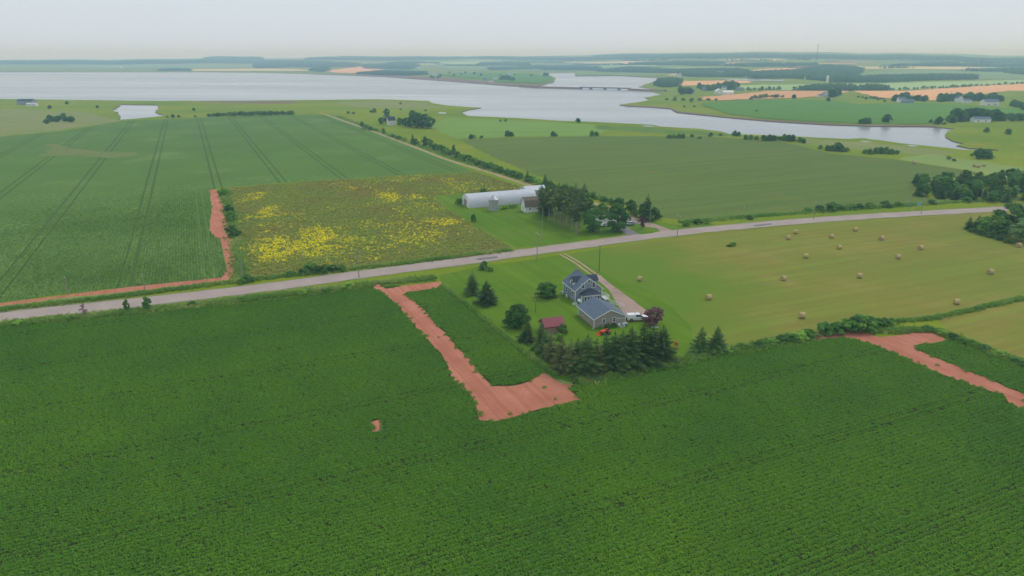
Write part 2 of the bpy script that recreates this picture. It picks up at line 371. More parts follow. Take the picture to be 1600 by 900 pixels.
def build_ground():
    wat = densify(W2(SHORE_FAR + SHORE_NEAR), 4, 1.2); pond = densify(W2(POND), 4, 2)
    pts = []; edges = []
    for P in (wat, pond):
        s = len(pts); pts += [Vector(p) for p in P]; edges += [(s + i, s + (i + 1) % len(P)) for i in range(len(P))]
    rs = [0.0]; r = 30.0
    while r < 16500:
        rs.append(r); r *= 1.045 if r > 1200 else 1.35
    rs.append(16500)
    for r in rs[1:]:
        n = 150 if r > 1200 else 48
        for k in range(n):
            a = math.radians(-75 + 150 * k / (n - 1)); pts.append(Vector((r * math.sin(a), r * math.cos(a))))
    pts += [Vector((-600, -300)), Vector((600, -300)), Vector((0, -300))]
    vo, eo, fo, _, _, _ = delaunay_2d_cdt(pts, edges, [], 0, 1e-4)
    v = np.array([(p.x, p.y) for p in vo]); z = hgt(v[:, 0], v[:, 1]); F = np.array([q[:3] for q in fo])
    c = v[F].mean(1); water = pip(c[:, 0], c[:, 1], wat) | pip(c[:, 0], c[:, 1], pond)
    K = F[~water]; A = v[K]; ar = (A[:, 1, 0] - A[:, 0, 0]) * (A[:, 2, 1] - A[:, 0, 1]) - (A[:, 1, 1] - A[:, 0, 1]) * (A[:, 2, 0] - A[:, 0, 0])
    K[ar < 0] = K[ar < 0][:, ::-1]
    verts = [tuple(p) for p in np.column_stack([v, z])]; faces = [tuple(q) for q in K]; mi = [0] * len(faces)
    cnt = {}
    for q in faces:
        for i in range(3):
            e = (q[i], q[(i + 1) % 3]); cnt[e] = 1
    low = {}
    for (a, b) in list(cnt):
        if (b, a) in cnt: continue
        for i in (a, b):
            if i not in low: low[i] = len(verts); x, y, zz = verts[i]; verts.append((x, y, -3.0))
        faces.append((b, a, low[a], low[b])); mi.append(1)
    o = link('ground', mesh('ground', verts, faces, [M['meadow'], M['bank']], mi)); tag(o, 'rough green grassland and rolling land reaching to the horizon', 'ground', kind='structure')
    w = link('water', mesh('water', [(-9000, 450, -.6), (2500, 450, -.6), (2500, 6500, -.6), (-9000, 6500, -.6)], [(0, 1, 2, 3)], [M['water']]))
    tag(w, 'calm grey tidal bay and river beyond the fields', 'water', kind='structure')
build_ground()

# --- near fields
POT = [(-500, 590), (0, 513), (200, 494), (400, 471), (590, 448), (690, 444), (742, 487), (800, 536), (868, 589), (905, 598), (980, 585), (1060, 566), (1180, 545), (1275, 528), (1355, 519.5), (1362, 526), (1376, 529), (1430, 522.5), (1458, 521), (1600, 573), (2100, 760), (2600, 1400), (-1000, 1400)]
_, POTW = sheet('potato_field', POT, .01, M['hill_soil'], 'damp brown hilled earth of the large foreground potato field, painted darker for shade between plants', .8)
BARE = [[(583, 450), (598, 458), (612, 468), (640, 500), (668, 530), (690, 560), (706, 590), (722, 603), (738, 625), (748, 657), (775, 659), (800, 652), (880, 632), (910, 626), (893, 612), (897, 599), (870, 592), (850, 580), (838, 588), (825, 597), (790, 603), (770, 603), (745, 575), (700, 525), (660, 482), (632, 458), (690, 449), (690, 440), (640, 446), (604, 451), (590, 442)],
        [(577, 660), (590, 656), (597, 672), (585, 676)],
        [(1268, 526), (1320, 518), (1355, 517), (1362, 524), (1375, 527), (1430, 520), (1458, 519), (1478, 530), (1470, 534.5), (1436, 539), (1429, 545), (1487, 570), (1550, 595), (1600, 615), (1700, 655), (1700, 690), (1600, 640), (1575, 628), (1566, 617), (1512, 600), (1450, 577), (1415, 560), (1375, 542), (1337, 530), (1320, 527), (1275, 533)]]
BAREW = [W2(b) for b in BARE]
for b, l in zip(BARE, ('L-shaped bare red earth track between the potato blocks', 'small bare red spot in the left potato field', 'bare red earth track at the right edge')): sheet('soil_track', b, .022, M['soil'], l, .8, .8, cat='track')
sheet('headland_grass', [(598, 449), (640, 443), (682, 440), (676, 432), (600, 438), (590, 442)], .02, M['lawn'], 'small grassy corner between the road and the red track', .5)
SOY = [(-700, 560), (0, 473), (100, 460), (200, 448), (290, 439), (345, 434), (352, 425), (349, 395), (337, 350), (330, 320), (327, 297), (345, 293), (480, 282.5), (600, 276), (737, 268), (700, 251), (620, 217), (560, 194), (520, 180), (420, 180), (330, 183.5), (190, 189), (100, 205), (0, 214), (-700, 260)]
_, SOYW = sheet('row_crop_field', SOY, .012, M['soy'], 'green row crop field with paired wheel tracks left of the fallow', .8)
sheet('dry_patch', [(62, 244), (78, 225), (98, 224), (130, 233), (165, 237), (220, 239.5), (218, 243), (180, 246), (100, 245)], .05, M['thin_crop'], 'dry brownish patch in the row crop field', 6)
sheet('dry_margin', [(-600, 195), (0, 170), (60, 172), (130, 174), (186, 188), (100, 204), (0, 213), (-600, 255)], .03, M['dry_patch'], 'pale dry margin at the far edge of the row crop field', 6)
sheet('soil_track', [(-500, 561), (-500, 569), (0, 480.5), (100, 467), (200, 456), (300, 447), (350, 442), (368, 430), (373, 420), (366, 390), (357, 350), (346, 315), (338, 296), (326, 297), (331, 322), (327, 360), (341, 378), (348, 400), (351, 424), (343, 434), (290, 439.5), (200, 449), (100, 461), (0, 474)], .03, M['soil'], 'red earth track bordering the row crop field', .45, cat='track')
sheet('soil_verge', [(-500, 572), (0, 479.5), (100, 466), (200, 455), (280, 447), (260, 452), (100, 476), (0, 492), (-500, 590)], .045, M['dry_patch'], 'dry grass strip between the red track and the road', 1.2, cat='grass')
WEED = [(358, 294), (480, 283.5), (600, 277), (740, 268.5), (790, 284), (826, 296), (800, 299), (720, 301), (674, 307), (690, 321), (745, 357), (802, 388), (760, 394), (600, 412), (480, 426), (388, 436), (374, 400), (366, 340)]
_, WEEDW = sheet('fallow_field', WEED, .01, M['weeds'], 'fallow field of brown weeds with yellow flower drifts', 1.0)
sheet('barn_lawn', [(676, 308), (722, 302), (850, 296), (960, 328), (1012, 350), (1024, 352), (985, 364), (850, 384), (806, 387), (745, 356), (692, 321)], .02, M['lawn'], 'mown lawn round the white arched barn', .8, cat='lawn')
sheet('loop_lawn', [(986, 358), (1004, 354), (1026, 356.5), (1031, 360.5), (1020, 364.5), (1000, 366.5)], .066, M['lawn'], 'small lawn island inside the driveway loop', .3, cat='lawn')
sheet('roadside_lawn', [(1010, 344), (1060, 352), (1120, 350), (1040, 364), (1020, 356)], .02, M['lawn'], 'mown corner beside the farm entrance', .5, cat='lawn')
LAWN = [(684, 431), (760, 415), (880, 398), (905, 406), (960, 436), (1010, 452), (1050, 478), (1082, 512), (1084, 548), (1000, 572), (904, 597), (868, 588), (800, 535), (742, 486), (692, 445)]
sheet('house_lawn', LAWN, .02, M['lawn'], 'bright mown lawn round the blue-grey house', .8, cat='lawn')
sheet('hay_field', [(885, 398), (1000, 379), (1060, 371), (1200, 354), (1300, 346), (1450, 337), (1640, 326), (2000, 330), (2000, 420), (1600, 466), (1462, 496), (1400, 503), (1280, 523), (1180, 541), (1084, 553), (1082, 512), (1050, 478), (1010, 452), (960, 436), (905, 406)], .014, M['hay'], 'mown hay field dotted with round bales', 1.0)
sheet('hay_strip', [(1466, 499), (1600, 470), (2000, 430), (2400, 760), (1600, 560), (1480, 516)], .014, M['hay'], 'mown hay field behind the hedge at the right edge', .8)
sheet('barley_field', [(716, 218), (800, 215), (930, 213), (1100, 213), (1215, 220), (1300, 240), (1400, 249), (1530, 270), (1440, 290), (1422, 302), (1470, 314), (1300, 326), (1180, 335), (1062, 344), (1020, 337), (960, 314), (850, 279), (770, 245)], .012, M['barley'], 'wide grey-green grain field between the lane and the river', 1.5)
sheet('pale_field', [(668, 196), (700, 184), (790, 187), (880, 192), (960, 197), (930, 211.5), (800, 213.5), (716, 216), (690, 207)], .012, M['pale_grain'], 'pale green hay field between the lane house and the shore', 2)
sheet('stubble_field', [(1402, 248), (1450, 240), (1600, 262), (1800, 280), (1700, 300), (1560, 279), (1530, 270)], .012, M['hay_far'], 'yellow-green cut field behind the roadside wood', 2)
ROADP = [(-700, 590), (-300, 537), (0, 496), (200, 474), (400, 451), (560, 429.5), (700, 411), (880, 386.5), (1050, 364.5), (1200, 350), (1300, 342), (1400, 335.5), (1500, 330), (1600, 324.5), (1800, 315), (2300, 305)]
ribbon('road_shoulder', ROADP, 9.4, .052, M['shoulder'], 'thin gravelly grass shoulder along both sides of the road', 1.6, 'shoulder')
ribbon('road', ROADP, 7.6, .06, M['road'], 'pale chipseal country road crossing the whole view', .5)
sheet('asphalt_patch', [(742, 404.5), (776, 400.5), (778, 403), (748, 407)], .068, M['asphalt'], 'dark patched edge of the road above the lawn shrub', .3, 1, cat='road patch')
sheet('asphalt_repair', [(1176, 352), (1206, 349), (1207, 351), (1180, 354)], .068, M['asphalt'], 'dark repair patch on the road by the grain field', .3, 1, cat='road patch')
ribbon('farm_lane', [(1030, 360), (1005, 348), (985, 338), (955, 326), (900, 310), (850, 297), (800, 281), (760, 268), (700, 250), (640, 227), (590, 208), (520, 183), (500, 176)], 3.6, .05, M['tan_lane'], 'sandy farm lane running from the road towards the bay', .9, 'lane')
ribbon('farm_entrance', [(1054, 366), (1038, 360), (1018, 353), (990, 344), (970, 336)], 6, .055, M['gravel'], 'gravel farm entrance off the road', .8, 'driveway')
ribbon('farm_driveway', [(994, 371), (982, 362), (970, 354), (968, 347), (985, 343)], 5, .058, M['paved'], 'grey paved driveway curving past the maple', .3, 'driveway')
sheet('driveway', [(929, 431), (937, 430.5), (948, 439), (968, 454), (990, 470), (1010, 486), (1014, 500), (978, 503), (976, 492), (967, 481), (959, 466), (951, 453), (940, 443)], .05, M['gravel'], 'pinkish gravel driveway in front of the garage', .5, 1, cat='driveway')
ribbon('wheel_track', [(878, 397), (900, 409), (925, 427), (938, 437)], 1.0, .045, M['rut'], 'left worn wheel track of the house drive', .3, 'track', -.9)
ribbon('wheel_track', [(878, 397), (900, 409), (925, 427), (938, 437)], 1.0, .045, M['rut'], 'right worn wheel track of the house drive', .3, 'track', .9)
ribbon('mown_path', [(688, 446), (742, 489), (800, 538), (868, 590), (893, 600)], 1.6, .03, M['dry_patch'], 'dry worn edge between the lawn and the potato strip', .8, 'path')
# --- shore and far fields
sheet('mudflat', [(470, 115), (540, 116.5), (600, 117.5), (700, 122), (800, 131), (848, 132), (866, 127), (864, 129), (850, 132.6), (835, 135.6), (800, 134.6), (700, 127.1), (600, 120.1), (480, 115.6)], .15, M['mud'], 'reddish tidal bank along the far peninsula', 1, cat='shore')
sheet('right_bank', [(968, 163.4), (982, 166), (1017, 167.5), (1048, 170), (1057, 175.4), (1125, 182.4), (1200, 188.9), (1300, 194.9), (1362, 196.9), (1462, 197.9), (1462, 196), (1362, 195.2), (1300, 193), (1200, 187.2), (1125, 181), (1060, 173.5), (1050, 168.5), (1017, 166)], .08, M['mud'], 'brown tidal edge of the right river bank', 1, cat='shore')
FF = [('grain_field', 'tan', [(1330, 147.5), (1415, 142.5), (1512, 136), (1600, 130.5), (1900, 118), (1900, 150), (1600, 151), (1570, 153), (1465, 157.5), (1375, 153)], 'long tan grain field behind the white houses on the right'),
      ('hay_meadow', 'pale', [(1195, 133), (1375, 130.5), (1600, 124.5), (1900, 112), (1900, 117), (1600, 129), (1512, 135), (1415, 141), (1385, 141), (1335, 136), (1240, 142), (1200, 139.5)], 'pale green meadow above the long tan field'),
      ('stubble', 'pink', [(1097, 152), (1150, 147.5), (1200, 144.5), (1330, 147), (1295, 150), (1250, 153), (1170, 155.5), (1120, 157.5), (1095, 156.5)], 'brown stubble strip beside the large white barn'),
      ('green_crop', 'green', [(1105, 168), (1098, 162), (1130, 158), (1200, 155.5), (1300, 157.5), (1345, 163), (1440, 161), (1500, 164), (1600, 171), (1800, 176), (1800, 184), (1600, 178), (1480, 183), (1462, 194), (1400, 194.5), (1300, 192), (1200, 186), (1140, 179)], 'deep green crop field on the right river bank'),
      ('tan_field', 'tan', [(1065, 127), (1129, 126), (1175, 127), (1172, 130), (1129, 131.2), (1112, 133), (1055, 134)], 'tan field behind the trees at the bridge end'),
      ('pale_meadow', 'pale', [(1150, 134.5), (1200, 132), (1200, 138), (1162, 139)], 'small pale meadow beside the barn trees'),
      ('stubble', 'tan', [(1178, 109), (1247, 106), (1267, 109), (1250, 111.5), (1180, 113)], 'far tan field left of the mast'),
      ('straw_field', 'straw', [(1305, 104), (1425, 104.5), (1550, 106), (1650, 107), (1650, 109.5), (1500, 109), (1350, 108)], 'far straw coloured strip right of the mast'),
      ('grey_field', 'grey', [(1345, 114), (1415, 109.5), (1575, 111), (1650, 113), (1650, 123), (1520, 124), (1470, 119), (1415, 120), (1330, 121)], 'far grey-green field on the right'),
      ('straw_field', 'straw', [(300, 108.5), (400, 107.5), (470, 108.5), (489, 111), (400, 111), (300, 111)], 'straw strip on the far shore of the bay'),
      ('tan_field', 'tan', [(505, 111.5), (540, 107), (567, 102), (568, 107.5), (602, 108.2), (565, 115), (525, 114)], 'orange-tan field on the far shore'),
      ('peninsula_field', 'green', [(672, 117), (740, 113), (830, 115), (862, 119), (860, 126), (844, 131), (800, 129.5), (740, 123)], 'green fields of the low peninsula before the bridge'),
      ('pale_meadow', 'grey', [(100, 101), (300, 99), (520, 98), (560, 101), (480, 105), (300, 106.5), (100, 107)], 'far pale meadow across the bay'),
      ('far_meadow', 'pale', [(640, 97), (760, 95.5), (860, 96), (800, 99), (700, 101)], 'far pale meadow under the wooded ridge'),
      ('far_meadow', 'grey', [(660, 103), (800, 105), (900, 103), (1000, 105), (980, 110), (840, 111), (720, 109)], 'far grey-green meadow behind the peninsula'),
      ('far_meadow', 'straw', [(870, 97.5), (980, 96), (1100, 97), (1000, 100), (900, 100)], 'far straw meadow on the ridge slope'),
      ('far_meadow', 'pale', [(1000, 107.5), (1150, 105), (1160, 108), (1050, 110.5)], 'far pale green meadow behind the inlet'),
      ('far_meadow', 'straw', [(1120, 93.5), (1220, 93), (1230, 95.5), (1140, 96.5)], 'far straw field high on the ridge'),
      ('far_meadow', 'grey', [(1330, 97), (1480, 98.5), (1560, 101), (1420, 101.5)], 'far grey field below the right ridge'),
      ('far_meadow', 'grass', [(900, 119), (960, 118.5), (1030, 119.5), (1060, 115), (960, 113.5), (900, 112.6)], 'green bank on the far side of the inlet'),
      ('far_meadow', 'straw', [(1020, 116.2), (1110, 113.6), (1112, 116), (1040, 118.4)], 'small straw field beyond the inlet'),
      ('far_water', 'water', [(1120, 124), (1180, 124), (1228, 125), (1228, 127.5), (1150, 126.5)], 'thin silver reach of the upper river')]
for i, (n, k, p, l) in enumerate(FF):
    dz = .5 if i < 6 else .9 + .12 * (i % 4)
    sheet(n, p, dz, M['water'] if k == 'water' else FAR[k], l, 3, 12)
# thin field strips of the far country
fr_ = random.Random(12); strips = []
for i in range(34):
    x0 = fr_.uniform(560, 1640); w_ = fr_.uniform(50, 150); yb = fr_.uniform(93, 107) if x0 > 900 else fr_.uniform(94.5, 104); hh = .5 + (yb - 92) * .09 * fr_.uniform(.6, 1.4); tl = fr_.uniform(-.8, .8)
    strips.append((x0, [(x0, yb), (x0 + w_, yb + tl), (x0 + w_ * 1.04, yb + tl + hh), (x0 - w_ * .05, yb + hh * 1.1)], fr_.choice(['tan', 'straw', 'pale', 'grey', 'green', 'dark', 'pale', 'grey', 'dark'])))
strips.sort(key=lambda q: q[0])
for i, (x0, p, k) in enumerate(strips):
    sheet('field_strip', p, 1.5 + .05 * i, FAR[k], '%s thin field strip of the far country below the skyline, number %d from left' % ({'tan': 'tan', 'straw': 'straw coloured', 'pale': 'pale green', 'grey': 'grey-green', 'green': 'green', 'dark': 'dull green'}[k], i + 1), 3, 12)
for p, l in [([(1003, 196.2), (1016, 196.6), (1024, 198), (1008, 197.8)], 'pale pool on the near bank right of the bridge'), ([(1342, 220.4), (1352, 220.2), (1364, 222), (1350, 222)], 'pale pool on the near bank of the river'), ([(1418, 226.6), (1428, 227), (1436, 228.8), (1422, 228.6)], 'small pale pool near the narrow river end'), ([(686, 175.5), (698, 176), (696, 177.6), (684, 177)], 'small pale pool behind the lane house')]:
    sheet('tidal_pool', p, .03, M['water'], l, .5, 2, cat='pool')
sheet('salt_marsh', [(300, 158), (400, 157.6), (462, 158.6), (468, 161), (430, 162), (340, 160.5)], .02, M['mud'], 'muddy strip along the near shore behind the row crop', 3, cat='shore')
sheet('salt_marsh', [(520, 160), (600, 158), (660, 160), (690, 168), (640, 171), (560, 168)], .02, M['dry_patch'], 'dry yellowish marsh grass behind the lane house', 5, cat='grass')
sheet('salt_marsh', [(930, 196), (1010, 200), (1100, 206), (1190, 214), (1120, 212), (1000, 206), (940, 202)], .02, M['verge'], 'darker marsh grass along the near river bank', 6, cat='grass')
sheet('salt_marsh', [(1230, 216), (1330, 221), (1420, 230), (1500, 238), (1480, 244), (1380, 236), (1270, 226)], .02, M['dry_patch'], 'pale rough grass between the grain field and the river bend', 6, cat='grass')
# ------------------------------------------------------------------ plant meshes
def leafset(rng, centers, nrm, size, aspect=1.0, fold=True):
    """one pointed leaf (two triangles) per centre, facing roughly nrm"""
    n = len(centers); C = np.asarray(centers); N = np.asarray(nrm) + rng.normal(0, .45, (n, 3)); N /= np.linalg.norm(N, axis=1)[:, None] + 1e-9
    t = np.cross(N, rng.normal(0, 1, (n, 3))); t /= np.linalg.norm(t, axis=1)[:, None] + 1e-9; b = np.cross(N, t)
    s = np.asarray(size).reshape(-1, 1) * (.7 + .6 * rng.random((n, 1)))
    A = C - t * s; B = C + t * s * 1.1; L = C + b * s * .62 * aspect - N * s * .22; R = C - b * s * .62 * aspect - N * s * .22
    V = np.stack([A, L, B, R], 1).reshape(-1, 3); q = np.arange(n)[:, None] * 4
    F = np.concatenate([q + [0, 2, 1], q + [0, 3, 2]], 0)
    return V, F
def tube(pts, rad, seg=5):
    V, F = [], []
    for i, p in enumerate(pts):
        p = Vector(p); d = (Vector(pts[min(i + 1, len(pts) - 1)]) - Vector(pts[max(i - 1, 0)])).normalized()
        a = d.orthogonal().normalized(); b = d.cross(a)
        for k in range(seg):
            w = 2 * math.pi * k / seg; V.append(tuple(p + (a * math.cos(w) + b * math.sin(w)) * rad[i]))
    for i in range(len(pts) - 1):
        for k in range(seg):
            F.append((i * seg + k, i * seg + (k + 1) % seg, (i + 1) * seg + (k + 1) % seg, (i + 1) * seg + k))
    F.append(tuple(range(seg))[::-1]); F.append(tuple((len(pts) - 1) * seg + k for k in range(seg)))
    return V, F
def joinvf(*parts):
    V, F, o = [], [], 0
    for v, f in parts:
        V += [tuple(p) for p in v]; F += [tuple(int(i) + o for i in q) for q in f]; o = len(V)
    return V, F
def spruce_vf(seed, H=10., R=2.3, z0=.4, levels=19, sparse=0.0):
    r = np.random.default_rng(seed); V, F = [], []
    ctop = H - z0; lean = r.normal(0, .012, 2)
    for li in range(levels):
        f = li / (levels - 1); z = z0 + ctop * (f ** .92) * .985
        rad = R * (1 - f) ** .78 * (.74 + .5 * r.random()) + .16
        if z0 > 2: rad *= min(1, .45 + 2.2 * f)
        nb = max(4, int(10 * (1 - f * .55))); a0 = r.random() * 6.28
        for k in range(nb):
            if r.random() < sparse: continue
            a = a0 + 6.283 * k / nb + r.normal(0, .18); L = rad * (.62 + .62 * r.random())
            d = np.array([math.cos(a), math.sin(a), 0]); s = np.array([-math.sin(a), math.cos(a), 0]); up = np.array([0, 0, 1.])
            base = np.array([lean[0] * z, lean[1] * z, z + r.normal(0, .12)])
            droop = -.16 - .3 * (1 - f) + r.normal(0, .06)
            def pt(t): return base + d * L * t + up * (L * (droop * t + .17 * t * t))
            m = 5
            for j in range(m):
                t0 = .18 + .8 * j / m; t1 = min(1.03, t0 + .30); w = L * .36 * (1.12 - t0) + .12
                p0, p1 = pt(t0), pt(t1)
                for sg in (-1, 1):
                    o = len(V); tip = pt(t0 + .16) + s * sg * w + up * (-w * .55 - r.random() * .12)
                    V += [p0, p1, tip]; F.append((o, o + 1, o + 2) if sg < 0 else (o, o + 2, o + 1))
            o = len(V); w = .1 + .05 * L; q0, q1, q2 = pt(.1), pt(.62), pt(1.08)      # hanging curtain along the branch
            V += [q0, q1 + s * w - up * .25 * (1 - f), q2, q1 - s * w - up * .3 * (1 - f)]; F += [(o, o + 1, o + 2), (o, o + 2, o + 3)]
    o = len(V); V += [np.array([lean[0] * H, lean[1] * H, H + .45])] + [np.array([lean[0] * H + .14 * math.cos(k * 2.1), lean[1] * H + .14 * math.sin(k * 2.1), H - .7]) for k in range(3)]
    F += [(o, o + 1, o + 2), (o, o + 2, o + 3), (o, o + 3, o + 1)]
    T = tube([(0, 0, -.1), (lean[0] * H * .5, lean[1] * H * .5, H * .5), (lean[0] * H, lean[1] * H, H)], [.02 * H, .013 * H, .02])
    return (V, F), T
def broad_vf(seed, H=7., R=2.6, z0=1.4, clumps=34, per=70, leafs=.26, stems=5, shrub=False):
    r = np.random.default_rng(seed); C, N = [], []; cz = (z0 + H) / 2; rz = (H - z0) / 2; cen = []
    for i in range(clumps):
        d = r.normal(0, 1, 3); d /= np.linalg.norm(d)
        u = (i + r.random()) / clumps; cr = R * (.20 + .20 * r.random())
        prof = max(0., 1 - u ** 2.6) ** .5 * (.88 + .12 * min(1, u * 5)) if shrub else math.sin(math.pi * (.13 + .80 * u)) ** .55
        k = (.62 + .38 * r.random() ** .5) * (.86 + .26 * r.random()); a = r.random() * 6.283
        if r.random() < .18: k *= .4
        rad = max(0, R * prof - cr * .45) * k * (1 + .2 * math.sin(2 * a + seed) + .16 * math.sin(3 * a + 2.3 * seed + u * 5))
        c = np.array([math.cos(a) * rad, math.sin(a) * rad, z0 + cr * .35 + (H - z0 - cr * .9) * u]); cen.append(c)
        d = np.array([math.cos(a) * prof, math.sin(a) * prof, (u - .4) * 1.6]); d /= np.linalg.norm(d) + 1e-6
        n = int(per * (.7 + .6 * r.random())); q = r.normal(0, 1, (n, 3)); q /= np.linalg.norm(q, axis=1)[:, None]
        q[:, 2] = np.where(q[:, 2] < -.35, -q[:, 2], q[:, 2])
        C.append(c + q * cr * (.72 + .34 * r.random((n, 1))) * [1, 1, .8]); nn = q * .8 + d * .3 + [0, 0, .35]; N.append(nn)
    C = np.concatenate(C); N = np.concatenate(N); C[:, 2] = np.maximum(C[:, 2], .08)
    L = leafset(r, C, N, np.full(len(C), leafs))
    parts = [tube([(0, 0, -.1), (r.normal(0, .1), r.normal(0, .1), z0 * .8 + .2), (0, 0, cz)], [.035 * R + .06, .03 * R + .05, .03 * R])] if not shrub else []
    for c in cen[::max(1, len(cen) // max(1, stems))][:stems]:
        b = (0, 0, z0 * .6) if not shrub else (r.normal(0, .15), r.normal(0, .15), -.05)
        parts.append(tube([b, tuple((np.array(b) + c) / 2 + r.normal(0, .15, 3)), tuple(c)], [.05 + .014 * R, .03 + .008 * R, .02], 4))
    return L, joinvf(*parts)
def far_vf(seed, kind):
    r = np.random.default_rng(seed)
    if kind == 'con':
        (V, F), T = spruce_vf(seed, 10, 2.6, .5, 7)
        return V, F
    L, T = broad_vf(seed, 8.5, 3.6, .8, 14, 16, .95, 0, True)
    return L
PROTO = {}
def proto(key, vf, mats):
    (cv, cf), (tv, tf) = vf
    c = mesh(key + '_crown', cv, cf, [mats[0]]); t = mesh(key + '_trunk', tv, tf, [mats[1]])
    jv, jf = joinvf((cv, cf), (tv, tf)); j = mesh(key + '_whole', jv, jf, mats, [0] * len(cf) + [1] * len(tf))
    PROTO.setdefault(key, []).append((c, t, j))
for s in range(4): proto('spruce', spruce_vf(10 + s, 10, 2.3 + .3 * s, .3), [M['spruce'], M['bark']])
for s in range(2): proto('brown_spruce', spruce_vf(30 + s, 10, 2.2, .9, 17, .15), [M['brown_spruce'], M['bark_grey']])
for s in range(4): proto('tall_conifer', spruce_vf(40 + s, 10, 1.75, 4.0 + .4 * s, 13, .12), [M['pine'] if s % 2 else M['spruce'], M['bark_grey']])
for s in range(3): proto('leaf', broad_vf(60 + s, 7, 2.6, .7, 40, 80, .26), [M['leaf'], M['bark']])
for s in range(3): proto('maple', broad_vf(70 + s, 7, 2.7, .3, 46, 85, .26), [M['leaf_dark'], M['bark']])
for s in range(3): proto('round', broad_vf(75 + s, 6, 2.7, .2, 56, 80, .24, 6, True), [M['leaf'] if s % 2 else M['leaf_dark'], M['bark']])
for s in range(2): proto('silver', broad_vf(80 + s, 7, 2.8, .8, 34, 70, .27), [M['leaf_silver'], M['bark']])
for s in range(2): proto('purple', broad_vf(90 + s, 7, 2.9, .8, 40, 90, .24), [M['leaf_purple'], M['bark']])
for s in range(2): proto('poplar', broad_vf(100 + s, 7, 1.45, .4, 44, 60, .25), [M['leaf_dark'], M['bark']])
for s in range(4): proto('bush', broad_vf(110 + s, 3, 1.9, .2, 20, 70, .2, 4, True), [M['leaf_dark'] if s % 2 else M['leaf'], M['bark']])
for s in range(3): proto('light_bush', broad_vf(120 + s, 3, 1.9, .2, 18, 60, .2, 4, True), [M['leaf_light'], M['bark']])
for s in range(1): proto('orange_bush', broad_vf(130 + s, 3, 1.7, .2, 10, 40, .2, 4, True), [M['leaf_orange'], M['bark']])
for s in range(1): proto('bare_shrub', broad_vf(140 + s, 4, 1.3, .8, 16, 12, .16, 14, True), [M['leaf_purple'], M['bark_grey']])
TH = {'spruce': 10.4, 'brown_spruce': 10.4, 'tall_conifer': 10.4, 'leaf': 7.3, 'maple': 7.3, 'round': 6.2, 'silver': 7.3, 'purple': 7.3, 'poplar': 7.3, 'bush': 3.2, 'light_bush': 3.2, 'orange_bush': 3.2, 'bare_shrub': 4}
TN = {'spruce': ('spruce_tree', 'tree'), 'brown_spruce': ('spruce_tree', 'tree'), 'tall_conifer': ('conifer_tree', 'tree'), 'leaf': ('broadleaf_tree', 'tree'), 'maple': ('broadleaf_tree', 'tree'), 'round': ('broadleaf_tree', 'tree'), 'silver': ('willow_tree', 'tree'), 'purple': ('purple_leaved_tree', 'tree'),
      'poplar': ('poplar_tree', 'tree'), 'bush': ('shrub', 'shrub'), 'light_bush': ('shrub', 'shrub'), 'orange_bush': ('shrub', 'shrub'), 'bare_shrub': ('shrub', 'shrub')}
_tc = [0]
def tree(kind, px, py, h, label, group=None, wide=1.0, whole=False):
    """tree standing at the ground point seen at pixel (px, py), h metres tall"""
    p = G(px, py); _tc[0] += 1; k = _tc[0]; v = PROTO[kind][k % len(PROTO[kind])]
    s = h / TH[kind]; rz = (k * 2.399) % 6.283; nm, cat = TN[kind]; sca = (s * wide, s * wide, s)
    loc = (p[0], p[1], p[2] - .05)
    if whole:
        o = link(nm, v[2], None, loc, rz, sca)
    else:
        o = empty(nm, loc, rz); o.scale = sca; link('trunk', v[1], o); link('crown', v[0], o)
    return tag(o, label, cat, group)

